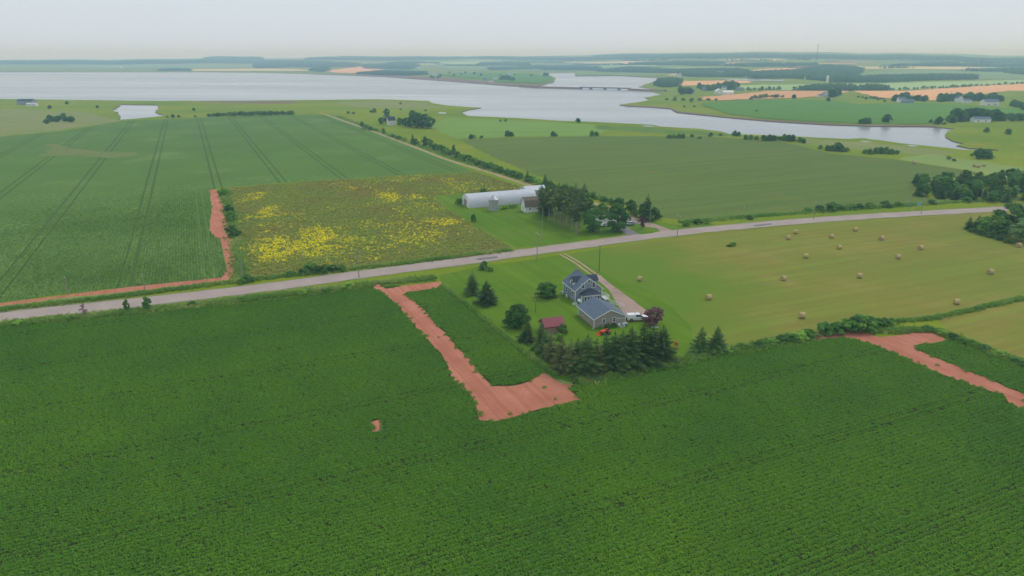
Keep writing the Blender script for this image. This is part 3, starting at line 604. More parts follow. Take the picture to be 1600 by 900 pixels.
# ------------------------------------------------------------------ scattering (geometry nodes) for uncountable stuff
SRC = bpy.data.collections.new('scatter_sources')
def source(name, v, f, mat):
    o = bpy.data.objects.new(name, mesh(name, v, f, [mat])); SRC.objects.link(o); return o
def scatter(name, P, scl, rot, tint, srcs, label, cat):
    n = len(P); me = bpy.data.meshes.new(name); me.vertices.add(n); me.vertices.foreach_set('co', np.asarray(P, np.float32).ravel())
    a = me.attributes.new('scl', 'FLOAT_VECTOR', 'POINT'); a.data.foreach_set('vector', np.asarray(scl, np.float32).ravel())
    a = me.attributes.new('rot', 'FLOAT_VECTOR', 'POINT'); a.data.foreach_set('vector', np.asarray(rot, np.float32).ravel())
    a = me.attributes.new('tint', 'FLOAT', 'POINT'); a.data.foreach_set('value', np.asarray(tint, np.float32))
    a = me.attributes.new('pick', 'INT', 'POINT'); a.data.foreach_set('value', RNG.integers(0, len(srcs), n).astype(np.int32))
    me.update(); o = link(name, me)
    g = bpy.data.node_groups.new(name, 'GeometryNodeTree'); g.interface.new_socket('Geometry', in_out='INPUT', socket_type='NodeSocketGeometry'); g.interface.new_socket('Geometry', in_out='OUTPUT', socket_type='NodeSocketGeometry')
    N = g.nodes; Lk = g.links; gi = N.new('NodeGroupInput'); go = N.new('NodeGroupOutput'); ip = N.new('GeometryNodeInstanceOnPoints')
    jn = N.new('GeometryNodeJoinGeometry')
    if len(srcs) > 1:
        ip.inputs['Pick Instance'].default_value = True
        gtoi = N.new('GeometryNodeGeometryToInstance')
        for s in srcs[::-1]:
            oi = N.new('GeometryNodeObjectInfo'); oi.inputs['Object'].default_value = s; oi.inputs['As Instance'].default_value = False
            Lk.new(oi.outputs['Geometry'], gtoi.inputs[0])
        Lk.new(gtoi.outputs[0], ip.inputs['Instance'])
    else:
        oi = N.new('GeometryNodeObjectInfo'); oi.inputs['Object'].default_value = srcs[0]; Lk.new(oi.outputs['Geometry'], ip.inputs['Instance'])
    def at(nm, ty):
        q = N.new('GeometryNodeInputNamedAttribute'); q.data_type = ty; q.inputs[0].default_value = nm; return q.outputs[0]
    Lk.new(gi.outputs[0], ip.inputs['Points']); Lk.new(at('rot', 'FLOAT_VECTOR'), ip.inputs['Rotation']); Lk.new(at('scl', 'FLOAT_VECTOR'), ip.inputs['Scale'])
    if len(srcs) > 1: Lk.new(at('pick', 'INT'), ip.inputs['Instance Index'])
    Lk.new(ip.outputs[0], go.inputs[0])
    o.modifiers.new('scatter', 'NODES').node_group = g
    return tag(o, label, cat, kind='stuff')
def clump(seed, n, R, H, leafs, flat=.5):
    r = np.random.default_rng(seed); a = r.random(n) * 6.283; q = np.sqrt(r.random(n)); z = H * (1 - q ** 2 * .8) * (.75 + .35 * r.random(n))
    C = np.column_stack([np.cos(a) * q * R, np.sin(a) * q * R, z]); Nn = np.column_stack([np.cos(a) * q * .7, np.sin(a) * q * .7, np.full(n, 1.0)])
    return leafset(r, C, Nn, np.full(n, leafs), 1.15)
def tuftvf(seed, n, R, H):
    r = np.random.default_rng(seed); V, F = [], []
    for i in range(n):
        a = r.random() * 6.283; q = R * r.random(); b = np.array([math.cos(a) * q, math.sin(a) * q, 0]); w = np.array([-math.sin(a), math.cos(a), 0]) * R * .16
        t = b * (1.3 + r.random()) + [0, 0, H * (.6 + .6 * r.random())]; o = len(V); V += [b - w, b + w, t + w * .5, t - w * .5]; F += [(o, o + 1, o + 2), (o, o + 2, o + 3)]
    return V, F
pot_src = [source('potato_plant_%d' % i, *clump(200 + i, 36, .46, .36, .115), M['potato']) for i in range(4)]
soy_src = [source('crop_plant_%d' % i, *clump(210 + i, 14, .5, .45, .22), M['soy_leaf']) for i in range(3)]
weed_src = [source('weed_%d' % i, *joinvf(tuftvf(220 + i, 9, .45, .6), clump(225 + i, 7, .5, .65, .17)), M['weed_leaf']) for i in range(3)]
tuft_src = [source('tuft_%d' % i, *tuftvf(230 + i, 12, .5, .7), M['tuft_leaf']) for i in range(3)]
con_src = [source('wood_conifer_%d' % i, *far_vf(240 + i, 'con'), M['far_leaf']) for i in range(2)]
wood_src = con_src + [source('wood_broadleaf_%d' % i, *far_vf(250 + i, 'leaf'), M['far_leaf']) for i in range(2)]

def frustum(x, y, mpx=40):
    d = y * math.cos(PITCH) + CAM_H * math.sin(PITCH); px = 800 + FPX * x / np.maximum(d, 1)
    v = (-CAM_H * math.cos(PITCH) + y * math.sin(PITCH)); py = 450 - FPX * v / np.maximum(d, 1)
    return (px > -mpx) & (px < 1600 + mpx) & (py < 900 + mpx) & (d > 1), px, py
# potatoes in rows
def rows(ang, spacing, step, poly, bare, jit, rmax, seed):
    a = math.radians(ang); u = np.array([math.cos(a), math.sin(a)]); w = np.array([-math.sin(a), math.cos(a)])
    P = np.array(poly); P = P[np.hypot(P[:, 0], P[:, 1]) < 1500]; U = P @ u; Wv = P @ w
    u0, u1 = max(U.min(), -400), min(U.max(), 500); w0, w1 = max(Wv.min(), -200), min(Wv.max(), 700)
    gu, gw = np.meshgrid(np.arange(u0, u1, step), np.arange(math.floor(w0 / spacing), math.ceil(w1 / spacing)))
    r = np.random.default_rng(seed); ri = gw.ravel(); gu = gu.ravel() + r.normal(0, step * .22, gu.size); gw = ri * spacing + r.normal(0, jit, ri.size)
    x = gu * u[0] + gw * w[0]; y = gu * u[1] + gw * w[1]
    k, px, py = frustum(x, y); k &= np.hypot(x, y) < rmax
    x, y, ri = x[k], y[k], ri[k]
    e = .7
    k = pip(x, y, poly)
    for b in bare:
        k &= (r.random(x.size) < .003) | ~pip(x + r.normal(0, e * .5, x.size) + (vnoise(ri * 7.3, ri * 0 + 1, 1.0, 11) - .5) * 1.3 * u[0], y + (vnoise(ri * 7.3, ri * 0 + 1, 1.0, 11) - .5) * 1.3 * u[1], b)
    return x[k], y[k], ri[k], r
x, y, ri, r = rows(24.3, .91, .40, POTW, BAREW, .05, 420, 1)
gap = (ri % 26 == 3) | (ri % 26 == 5)                                         # sprayer wheel rows
keep = r.random(x.size) > np.where(gap, .14, .025); x, y, ri, gap = x[keep], y[keep], ri[keep], gap[keep]
s = (.86 + .36 * r.random(x.size)) * np.where(gap, .78, 1) * (.93 + .2 * fbm(x, y, 9, 4))
tint = np.clip(.25 + (fbm(x, y, 18, 8) - .45) * 1.0 + r.normal(0, .09, x.size), 0, 1)
scatter('potato_plants', np.column_stack([x, y, np.full(x.size, .0)]), np.column_stack([s, s, s * (.9 + .25 * r.random(x.size))]), np.column_stack([r.normal(0, .12, (x.size, 2)), r.random(x.size) * 6.28]), tint, pot_src, 'dense dark green potato plants in rows across the foreground', 'potato plants')
NPOT = x.size
x, y, ri, r = rows(114.6, .91, .6, SOYW, [W2([(331, 322), (327, 360), (341, 378), (350, 330)])], .05, 420, 2)
gwv = ri * .91; tr = (np.abs(np.abs((gwv - 25 + 16.6) % 33.2 - 16.6) - 1.8) < .5) | (np.abs(np.abs(gwv - 1.3) - 1.7) < .46)
keep = (r.random(x.size) > np.where(tr, .97, .04)) & (r.random(x.size) < np.clip((430 - np.hypot(x, y)) / 170, 0, 1)); x, y = x[keep], y[keep]
s = .8 + .25 * r.random(x.size); fade = np.clip((430 - np.hypot(x, y)) / 120, .25, 1)
tint = np.clip(fbm(x, y, 30, 18) * 1.6 - .4 + r.normal(0, .1, x.size), 0, 1)
scatter('row_crop_plants', np.column_stack([x, y, np.zeros(x.size)]), np.column_stack([s, s, s * fade]), np.column_stack([np.zeros((x.size, 2)), r.random(x.size) * 6.28]), tint, soy_src, 'green leafy crop plants in rows left of the fallow', 'crop plants')
# fallow weeds with yellow flower drifts
YEL = [[(398, 374), (470, 370), (485, 384), (445, 408), (403, 408)], [(470, 368), (560, 370), (620, 374), (690, 360), (694, 369), (560, 393), (480, 402)], [(585, 302), (615, 302), (628, 312), (628, 335), (615, 325)], [(635, 305), (655, 303), (680, 318), (690, 330), (660, 322)], [(405, 325), (430, 322), (432, 338), (410, 338)], [(640, 296), (790, 290), (800, 296), (700, 300)], [(632, 338), (655, 344), (690, 342), (730, 347), (735, 364), (690, 360), (648, 352)], [(480, 356), (510, 354), (530, 368), (470, 372)], [(380, 305), (415, 300), (415, 312), (385, 312)]]
YELW = [W2(q) for q in YEL]
P = np.array(WEEDW); n = 52000; x = RNG.uniform(P[:, 0].min(), P[:, 0].max(), n); y = RNG.uniform(P[:, 1].min(), P[:, 1].max(), n)
k = pip(x, y, WEEDW); x, y = x[k], y[k]
ny = np.zeros(x.size)
for i, q in enumerate(YELW):
    g = pip(x + RNG.normal(0, 2.2, x.size), y + RNG.normal(0, 3, x.size), q); ny = np.maximum(ny, g * (.85 if i != 5 else .28))
nz = fbm(x, y, 9, 31); yel = (RNG.random(x.size) < ny * np.clip((nz - .30) * 3.4, 0, 1)) | (RNG.random(x.size) < np.clip((fbm(x, y, 16, 33) - .56) * 1.4, 0, .2))
tint = np.where(yel, .68 + .32 * RNG.random(x.size) ** .8, np.clip(fbm(x, y, 20, 35) * 1.1 - .2 + RNG.normal(0, .08, x.size), 0, .62))
s = .7 + .5 * RNG.random(x.size)
scatter('fallow_weeds', np.column_stack([x, y, np.zeros(x.size)]), np.column_stack([s, s, s * .75]), np.column_stack([np.zeros((x.size, 2)), RNG.random(x.size) * 6.28]), tint, weed_src, 'brown weeds and yellow flowers covering the fallow field', 'weeds')
# tall grass along verges and hedge banks
def band(poly, width, n, off=0):
    C = densify(W2(poly), 2, 0, False); C = np.array(C); i = RNG.integers(0, len(C) - 1, n); t = RNG.random(n)[:, None]
    p = C[i] * (1 - t) + C[i + 1] * t; d = C[i + 1] - C[i]; d /= np.linalg.norm(d, axis=1)[:, None] + 1e-9
    o = off + RNG.normal(0, width / 2, n); return p + np.column_stack([-d[:, 1], d[:, 0]]) * o[:, None]
B = [band([(0, 508), (200, 489), (400, 466), (590, 443), (680, 434)], 2.2, 5200), band([(0, 484), (200, 462), (370, 440), (480, 428), (600, 415), (800, 391)], 1.6, 3600),
     band([(905, 597), (980, 584), (1060, 565), (1180, 543), (1275, 526)], 2.0, 3000), band([(1355, 517), (1460, 517), (1600, 570)], 1.6, 2000), band([(1400, 503), (1462, 497), (1600, 466)], 1.0, 700),
     band([(1062, 348), (1180, 338), (1300, 329), (1470, 317), (1600, 311)], 2.5, 3000), band([(372, 440), (376, 420), (370, 380), (362, 340), (350, 296)], 3, 1800), band([(690, 445), (742, 487), (800, 536), (868, 589)], .5, 700),
     band([(520, 181), (600, 210), (700, 248), (760, 266), (850, 290), (960, 322)], 4, 2600, 4)]
Pn = np.concatenate(B); f = RNG.random(len(Pn)); s = .6 + .6 * f
cut = ~pip(Pn[:, 0], Pn[:, 1], BAREW[2]) & ~pip(Pn[:, 0], Pn[:, 1], BAREW[0]); Pn, s, f = Pn[cut], s[cut], f[cut]
scatter('verge_grass', np.column_stack([Pn, np.zeros(len(Pn))]), np.column_stack([s, s, s * .9]), np.column_stack([np.zeros((len(Pn), 2)), RNG.random(len(Pn)) * 6.28]), np.clip(fbm(Pn[:, 0], Pn[:, 1], 8, 41) * 1.4 - .3 + RNG.normal(0, .12, len(Pn)), 0, 1), tuft_src, 'tall rough grass along verges and field edges', 'grass')
# far woods: one mass each
def wood(poly, label, h=11, conif=False, dens=1.0):
    Wp = W2(poly); P = np.array(Wp); c = P.mean(0); rr = np.hypot(*c); sp = max(5.5, rr * .0026) / dens
    A = 0.0
    for i in range(len(P)): A += P[i - 1][0] * P[i][1] - P[i][0] * P[i - 1][1]
    A = abs(A) / 2; box = np.prod(P.max(0) - P.min(0)); n = int(min(60000, box / sp ** 2))
    x = RNG.uniform(P[:, 0].min(), P[:, 0].max(), n); y = RNG.uniform(P[:, 1].min(), P[:, 1].max(), n)
    k = pip(x + RNG.normal(0, sp * .8, n), y + RNG.normal(0, sp * 1.5, n), Wp); x, y = x[k], y[k]; n = x.size
    g = sp / 5.5; s = (.75 + .5 * RNG.random(n)) * h / 10
    scatter('woodland', np.column_stack([x, y, hgt(x, y)]), np.column_stack([s * (1 + (g - 1) * .8), s * (1 + (g - 1) * .8), s * (1 + (g - 1) * .12)]), np.column_stack([np.zeros((n, 2)), RNG.random(n) * 6.28]), RNG.random(n), con_src if conif else wood_src, label, 'woodland')
WOODS = [([(1172, 116), (1240, 113), (1262, 110.5), (1285, 104.5), (1335, 107), (1343, 114), (1325, 123), (1296, 128), (1240, 123), (1170, 123)], 'large dark wood at the foot of the mast', 12),
         ([(1296, 129), (1325, 123), (1410, 121), (1470, 119.5), (1522, 121), (1522, 124.5), (1425, 126.5), (1380, 129.5)], 'long wood belt above the pale meadow on the right', 11),
         ([(1236, 143), (1270, 137.5), (1300, 136), (1333, 137), (1336, 143.5), (1300, 145)], 'tree belt between pale meadow and stubble on the right', 9),
         ([(1347, 144), (1350, 137.5), (1372, 137), (1384, 143.5)], 'rounded wood left of the long tan field', 10),
         ([(1027, 135), (1036, 127), (1060, 127), (1056, 136.5), (1035, 137)], 'dark wood at the right end of the bridge', 12),
         ([(0, 101), (200, 101), (400, 99.5), (400, 97), (330, 95.5), (0, 97.5), (-300, 98), (-300, 101)], 'far wooded shore beyond the left bay', 14),
         ([(246, 111.2), (262, 108.5), (292, 109), (298, 111.2)], 'small dark wood on the far left shore', 8),
         ([(320, 95), (340, 92.2), (392, 92), (410, 95)], 'wooded hill on the far left skyline', 20),
         ([(400, 107), (460, 105), (556, 105.5), (560, 101), (480, 97), (400, 96.5)], 'broad dark wood across the bay', 13),
         ([(485, 111), (500, 106.5), (515, 107), (505, 113)], 'small wood beside the orange-tan field', 11),
         ([(568, 103), (640, 101), (655, 104), (640, 109), (600, 108), (570, 107)], 'dark wood behind the far village', 12),
         ([(556, 116), (600, 112), (665, 114), (668, 117), (640, 118.5), (600, 118)], 'wood along the far shore left of the peninsula', 9),
         ([(605, 99.5), (655, 98), (652, 101), (610, 101.5)], 'small far wood under the left ridge', 12),
         ([(744, 103.5), (760, 99.5), (826, 100), (826, 103.5)], 'long rectangular wood behind the peninsula', 13),
         ([(480, 92.5), (600, 91.3), (720, 91), (720, 93), (560, 94.5), (480, 94.5)], 'wooded skyline left of centre', 16),
         ([(700, 92), (800, 90.5), (1000, 90), (1000, 92.5), (800, 94)], 'wooded skyline in the centre', 14),
         ([(930, 89), (1050, 87.5), (1250, 87.5), (1250, 91.5), (1100, 92), (940, 92.5)], 'wooded ridge on the right skyline', 14),
         ([(1230, 87.5), (1400, 88.5), (1500, 91), (1500, 95), (1350, 93.5), (1230, 92)], 'wooded slope behind the mast', 14),
         ([(1450, 93), (1600, 93.5), (1700, 95), (1700, 99), (1520, 97.5)], 'hazy wood at the right end of the skyline', 14),
         ([(930, 112), (980, 106.5), (1060, 111), (1150, 109.5), (1170, 114), (1165, 121), (1100, 121), (1060, 119.5), (1110, 116.5), (1030, 114.5), (960, 113)], 'dark wooded band behind the inlet', 11),
         ([(830, 106), (900, 104.5), (940, 107.5), (930, 110.5), (850, 110)], 'wood left of the inlet head', 11),
         ([(980, 100.5), (1060, 98.5), (1130, 99.5), (1120, 102), (1000, 102.5)], 'narrow far wood on the ridge slope', 12),
         ([(1130, 103.5), (1200, 101), (1280, 101.5), (1270, 104), (1180, 105)], 'narrow wood left of the mast', 12),
         ([(1390, 103), (1470, 101.5), (1600, 103), (1600, 105), (1480, 104)], 'narrow far wood on the right', 11),
         ([(1500, 111.5), (1600, 108.5), (1690, 110), (1690, 116), (1590, 117), (1570, 113)], 'hazy wood at the right edge beside the grey field', 11),
         ([(760, 107), (830, 106.5), (835, 108.5), (770, 110)], 'thin wood on the peninsula back', 9)]
fr2 = random.Random(5); belts = []
for i in range(22):
    x0 = fr2.uniform(600, 1620); w_ = fr2.uniform(25, 110); yb = fr2.uniform(93.5, 110) if x0 > 1000 else fr2.uniform(95, 107); hh = .22 + (yb - 92) * .035; tl = fr2.uniform(-.8, .8)
    belts.append(([(x0, yb), (x0 + w_, yb + tl), (x0 + w_, yb + tl + hh), (x0, yb + hh)], 'thin dark shelter belt among the far fields, %s' % 'number', 9))
belts.sort(key=lambda q: q[0][0][0])
WOODS += [(p, l + ' %d from left' % (i + 1), h) for i, (p, l, h) in enumerate(belts)]
for q in WOODS: wood(*q)
# ------------------------------------------------------------------ trees one can tell apart
ORD = ['first', 'second', 'third', 'fourth', 'fifth', 'sixth', 'seventh', 'eighth', 'ninth', 'tenth', 'eleventh', 'twelfth', 'thirteenth', 'fourteenth', 'fifteenth', 'sixteenth', 'seventeenth', 'eighteenth', 'nineteenth', 'twentieth']
TENS = {20: 'twent', 30: 'thirt', 40: 'fort', 50: 'fift', 60: 'sixt', 70: 'sevent', 80: 'eight'}
def ordw(k):
    if k <= 20: return ORD[k - 1]
    t, u = k // 10 * 10, k % 10
    return TENS[t] + 'ieth' if u == 0 else TENS[t] + 'y-' + ORD[u - 1]
def nth(i, n):
    if 0 < i < n - 1: return ordw(i + 1) + ' from left'
    return 'leftmost' if i == 0 else 'rightmost' if i == n - 1 else ORD[i] + ' from left'
# lawn
tree('spruce', 739, 459, 7.0, 'taller bluish spruce of the pair on the front lawn, nearer the road', wide=1.6)
tree('spruce', 760, 475, 7.2, 'lower dark spruce of the pair on the front lawn, farther from the road', wide=1.65)
tree('bush', 756, 421, 3.0, 'small round shrub on the lawn just below the road')
tree('bush', 766, 424, 1.6, 'tiny shrub touching the small round lawn shrub by the road')
tree('round', 855, 465, 4.9, 'wide dark round tree on the lawn left of the house', wide=1.35)
tree('round', 809, 511, 6.4, 'large rounded tree with twiggy top left of the red shed', wide=1.05)
tree('purple', 1020, 509, 5.2, 'dark purple leaved tree hiding the nose of the white truck', wide=1.25)
tree('orange_bush', 1054, 545, 2.4, 'orange and green bush on the grass right of the spruce row')
tree('bush', 878, 520, 2.6, 'green bush beside the red roofed shed')
tree('light_bush', 873, 531, 2.0, 'pale shrub between the shed and the spruces')
# shelter belt
SB = [(823, 533, 5.4, 's'), (846, 546, 7.2, 's'), (853, 555, 6.4, 's'), (862, 563, 7.4, 'b'), (877, 577, 8.2, 'b'), (891, 583, 8.4, 'b'), (902, 577, 7.8, 's'), (916, 586, 9.8, 's'), (931, 583, 8.4, 'b'), (945, 578, 9.0, 's'), (959, 578, 9.3, 's'), (971, 575, 9.4, 's'), (987, 573, 10.0, 's'), (1003, 570, 10.6, 's'), (1017, 568, 9.4, 's'), (1033, 563, 8.8, 's')]
for i, (a, b, h, k) in enumerate(SB):
    tree('spruce' if k == 's' else 'brown_spruce', a, b, h, '%s%s in the shelter belt between garage and potato field' % ({'s': 'green spruce, ', 'b': 'browning spruce, '}[k], nth(i, len(SB))), 'shelter belt spruces', wide=1.5)
tree('spruce', 1093, 551, 6.6, 'slim pointed spruce at the lawn corner right of the belt', wide=1.4)
tree('spruce', 1119, 550, 6.6, 'broad spruce beside the slim one at the lawn corner', wide=2.0)
# left verge
tree('bare_shrub', 134, 496, 4.2, 'nearly bare twiggy shrub on the left road verge', wide=.8)
tree('leaf', 199, 487, 3.6, 'thin small tree on the left verge, left of its bushier neighbour', wide=.7)
tree('maple', 231, 484, 4.0, 'small bushy tree on the left road verge', wide=.85)
for i, (a, b, h) in enumerate([(300, 478, 1.5), (330, 474, 1.3), (380, 470, 1.4), (475, 461, 1.8), (510, 457, 1.6), (545, 451, 2.2), (110, 501, 1.4), (30, 508, 1.5)]):
    tree('light_bush' if i % 2 else 'bush', a, b, h, 'low shrub in the weedy bank below the road, ' + nth(sorted([300, 330, 380, 475, 510, 545, 110, 30]).index(a), 8), 'bank shrubs below the road', wide=1.5, whole=True)
# bushes on the fallow edge
for i, (a, b, h) in enumerate([(349, 306, 4.2), (358, 331, 3.4), (362, 345, 4.6), (366, 370, 4.8)]):
    tree('bush', a, b, h, '%s dark bush along the red track beside the fallow' % ['farthest', 'second farthest', 'second nearest', 'nearest'][i], 'bushes beside the red track', wide=1.0)
for i, (a, b, h) in enumerate([(455, 431, 2.0), (475, 429, 2.4), (484, 423, 3.0), (495, 427, 2.8), (508, 426, 2.8), (520, 424, 2.4), (534, 423, 2.2), (390, 440, 2.6), (378, 443, 2.0)]):
    tree('bush', a, b, h, 'dense green shrub in the hedge between fallow and road, %s' % nth(sorted([455, 475, 484, 495, 508, 520, 534, 390, 378]).index(a), 9), 'hedge between fallow and road', wide=1.25)
# farm windbreak
WB = [(846, 326, 12), (848, 341, 14), (853, 335, 15), (858, 345, 14.5), (862, 338, 15.5), (867, 349, 15), (872, 342, 16), (876, 353, 15), (880, 345, 15.5), (885, 356, 14), (889, 348, 16), (893, 362, 13.5), (897, 352, 15), (901, 366, 13), (905, 356, 14.5), (909, 343, 15), (913, 335, 14), (898, 338, 15), (884, 334, 14), (868, 330, 13), (853, 325, 11)]
WB.sort()
for i, (a, b, h) in enumerate(WB):
    tree('tall_conifer' if b > 337 or i % 3 else 'spruce', a, b, h, 'tall bare-trunked conifer in the windbreak by the white barn, ' + nth(i, len(WB)), 'windbreak conifers', wide=1.2)
for i, (a, b, h, k, l) in enumerate([(926, 362, 10, 'maple', 'dense round maple at the right end of the windbreak'), (964, 361, 11.5, 'maple', 'large round maple beside the grey driveway'), (940, 345, 8, 'leaf', 'tree between the two large maples, farther back'), (921, 336, 10.5, 'leaf', 'tall broadleaf tree behind the windbreak, nearest the lane'),
        (967, 334, 7.4, 'maple', 'dark round tree beyond the large maple, by the lane'), (985, 334, 6.4, 'leaf', 'smaller round tree beside the lane, right of the dark one'), (993, 338, 3.5, 'bush', 'bush by the lane left of the tall spruce'), (1010, 345, 12, 'spruce', 'tall spruce with narrow tip beside the farm entrance'), (1007, 341, 7.0, 'maple', 'dark tree at the foot of the tall entrance spruce, left side'), (1022, 342, 5.4, 'bush', 'rounded dark bush right of the tall entrance spruce'),
        (1003, 357, 5.0, 'purple', 'narrow dark purple tree on the driveway island'), (740, 347, 3.6, 'bush', 'small young tree at the fallow edge of the barn lawn'), (718, 319, 3.0, 'bush', 'bush at the left end of the arched barn')]):
    tree(k, a, b, h, l, wide=.6 if 'young' in l or 'narrow dark' in l else 1.1)
for i, (a, b) in enumerate([(786, 327), (791, 326), (797, 325), (803, 325)]):
    tree('light_bush', a, b, 2.0, '%s low shrub along the arched barn wall, right of the silo' % nth(i, 4), 'shrubs along the arched barn', wide=1.2)
for i, (a, b) in enumerate([(752.5, 302), (757, 301.5)]): tree('bush', a, b, 3, '%s of two dark bushes behind the arched barn' % ['left', 'right'][i], wide=.6)
# lane hedgerow
HR = [(566, 199, 6, 'leaf'), (572, 202, 5, 'bush'), (580, 204, 4, 'bush'), (588, 205, 3, 'light_bush'), (599, 209, 5.4, 'leaf'), (607, 213, 3, 'light_bush'), (614, 215, 3.4, 'bush'), (623, 218, 3.6, 'bush'), (632, 220, 3, 'light_bush'), (645, 224, 8, 'spruce'), (650, 226, 5, 'bush'), (664, 229, 8, 'leaf'), (672, 231, 7, 'leaf'), (679, 234, 5, 'bush'), (688, 236, 5, 'bush'), (696, 240, 4.6, 'bush'), (705, 243, 4, 'bush'), (709, 242, 7.4, 'poplar'), (716, 247, 4.8, 'bush'), (723, 250, 4.4, 'bush'), (731, 252, 4.6, 'bush'), (740, 255, 4, 'bush'), (748, 259, 3.8, 'bush'), (757, 262, 4, 'bush'), (766, 264, 4.4, 'bush'), (775, 267, 4.2, 'bush'), (784, 270, 4, 'bush'), (793, 273, 4, 'bush'), (802, 276, 4, 'bush'), (811, 279, 4, 'bush'), (824, 283, 6.6, 'spruce'), (831, 285, 4, 'bush'), (840, 288, 3.6, 'light_bush'), (852, 290, 7, 'spruce'), (860, 292, 3.6, 'bush'), (870, 294, 3, 'light_bush'), (882, 298, 3.4, 'bush'), (893, 300, 3, 'bush'), (905, 304, 3.2, 'bush'), (917, 307, 3, 'bush'), (930, 311, 3, 'light_bush'), (944, 315, 3, 'bush'), (955, 319, 3, 'bush')]
for i, (a, b, h, k) in enumerate(HR):
    big = {'leaf': 'leafy tree', 'spruce': 'pointed spruce', 'poplar': 'narrow upright tree', 'bush': 'dark bush', 'light_bush': 'pale green bush'}[k]
    same = [q for q in HR if q[3] == k]
    tree(k, a, b, h, '%s in the hedgerow along the farm lane' % big if k == 'poplar' else '%s in the hedgerow along the farm lane, %s' % (big, nth(same.index((a, b, h, k)), len(same))), 'lane hedgerow ' + k.replace('_', ' ').replace('light bush', 'pale bushes').replace('leaf', 'leafy trees'), wide=1.25 if 'bush' in k else 1.0)
# house by the lane
for a, b, h, k, l in [(605, 193.5, 16, 'poplar', 'tall dark poplar beside the lane house'), (595.5, 193.5, 7, 'maple', 'round dark tree left of the tall poplar'), (625, 196, 8, 'maple', 'dark tree nearest the lane house gable'), (634, 197.5, 9, 'maple', 'second dark tree right of the lane house'), (643, 198, 10, 'maple', 'third dark tree right of the lane house'), (652, 199, 15, 'maple', 'tallest dark tree in the clump by the lane house'), (662, 200, 14, 'maple', 'broad dark tree in the clump by the lane house'), (671, 200.5, 12, 'maple', 'outermost dark tree at the right of the lane house clump'), (646, 193, 14, 'leaf', 'tree at the back of the lane house clump')]:
    tree(k, a, b, h, l, wide=1.2)
# roadside wood on the right
rw = np.random.default_rng(5); wx = []
for i in range(120):
    t = rw.random(); a = 1430 + 190 * t; top = 281 - 8 * t; bot = 303 + 11 * min(1, t * 1.6)
    b = top + (bot - top) * rw.random() + 4
    wx.append((a, b, rw.random()))
wx.sort(); kd = lambda q: 'spruce' if q < .35 else 'leaf' if q < .8 else 'maple'
for a, b, q in wx:
    k = kd(q); al = [v for v in wx if kd(v[2]) == k]
    tree(k, a, b, (5.8 if k == 'spruce' else 5.0) + 1.5 * rw.random(), '%s in the dense wood beyond the road on the right, %s' % ({'spruce': 'pointed conifer', 'leaf': 'mid green tree', 'maple': 'dark broadleaf tree'}[k], nth(al.index((a, b, q)), len(al))), 'roadside wood ' + {'spruce': 'conifers', 'leaf': 'broadleaf trees', 'maple': 'dark broadleaf trees'}[k], wide=1.15)
tree('spruce', 1597, 300, 15, 'tallest dark spruce at the right edge of the roadside wood')
# clump at the right edge
for a, b, h, k, l in [(1513, 358, 5.6, 'spruce', 'leftmost small spruce of the clump at the right edge of the hay field'), (1525, 359, 6.4, 'spruce', 'second small spruce of the clump at the right edge of the hay field'), (1538, 365, 7, 'leaf', 'leafy tree left of centre in the hay field clump'), (1551, 367, 8, 'leaf', 'leafy tree in the middle of the hay field clump'), (1564, 370, 7, 'leaf', 'leafy tree right of centre in the hay field clump'), (1581, 362, 11.5, 'maple', 'tallest dark round tree of the hay field clump'), (1594, 377, 9, 'silver', 'silvery willow at the right edge of the hay field clump'), (1606, 366, 10, 'maple', 'dark tree cut by the right picture edge')]:
    tree(k, a, b, h, l, wide=1.3)
for i, (a, b) in enumerate([(1520, 363), (1533, 367), (1547, 371), (1562, 375), (1576, 380)]):
    tree('bush', a, b, 2.0, '%s low bush along the front of the hay field clump' % nth(i, 5), 'low bushes before the hay field clump', wide=1.4)
# hedge by right red track and field boundary
for i, (a, b, h) in enumerate([(1288, 522, 3.4), (1297, 521, 3.0), (1310, 520, 3.0), (1322, 518, 3.6), (1334, 517, 4.2), (1345, 516, 4.4), (1356, 514, 3.6), (1368, 512, 3.0), (1380, 510, 2.6), (1390, 508, 2.2)]):
    tree('bush', a, b, h, 'green shrub in the hedge behind the right red track, %s' % nth(i, 10), 'hedge behind the right red track', wide=1.25)
for i, (a, b) in enumerate([(1135, 551), (1160, 546), (1185, 542), (1205, 538), (1222, 535), (1236, 533), (1250, 530), (1262, 528)]):
    tree('light_bush' if i % 3 == 0 else 'bush', a, b, 1.5 + .14 * i, 'low shrub on the boundary between hay and potato field, %s' % nth(i, 8), 'boundary shrubs', wide=1.5)
for i, (a, b) in enumerate([(1450, 517), (1470, 523), (1490, 530), (1512, 538), (1536, 547), (1560, 556), (1584, 565), (1604, 573)]):
    tree('light_bush' if i % 4 == 1 else 'bush', a, b, 1.5, 'low shrub in the grassy hedge at the right edge, %s' % nth(i, 8), 'grassy hedge shrubs', wide=1.8)
for i, (a, b) in enumerate([(1444, 500), (1452, 498), (1497, 489), (1502, 488), (1525, 484)]):
    tree('bush', a, b, .9, 'tiny shrub on the ditch line between the two hay fields, %s' % nth(i, 5), 'ditch line shrubs', wide=1.4, whole=True)
tree('bush', 1145, 384, 1.6, 'lonely low bush near the top of the hay field', wide=1.5)
tree('bush', 1139, 385, 1.0, 'tiny weed clump left of the lonely hay field bush', wide=1.8)
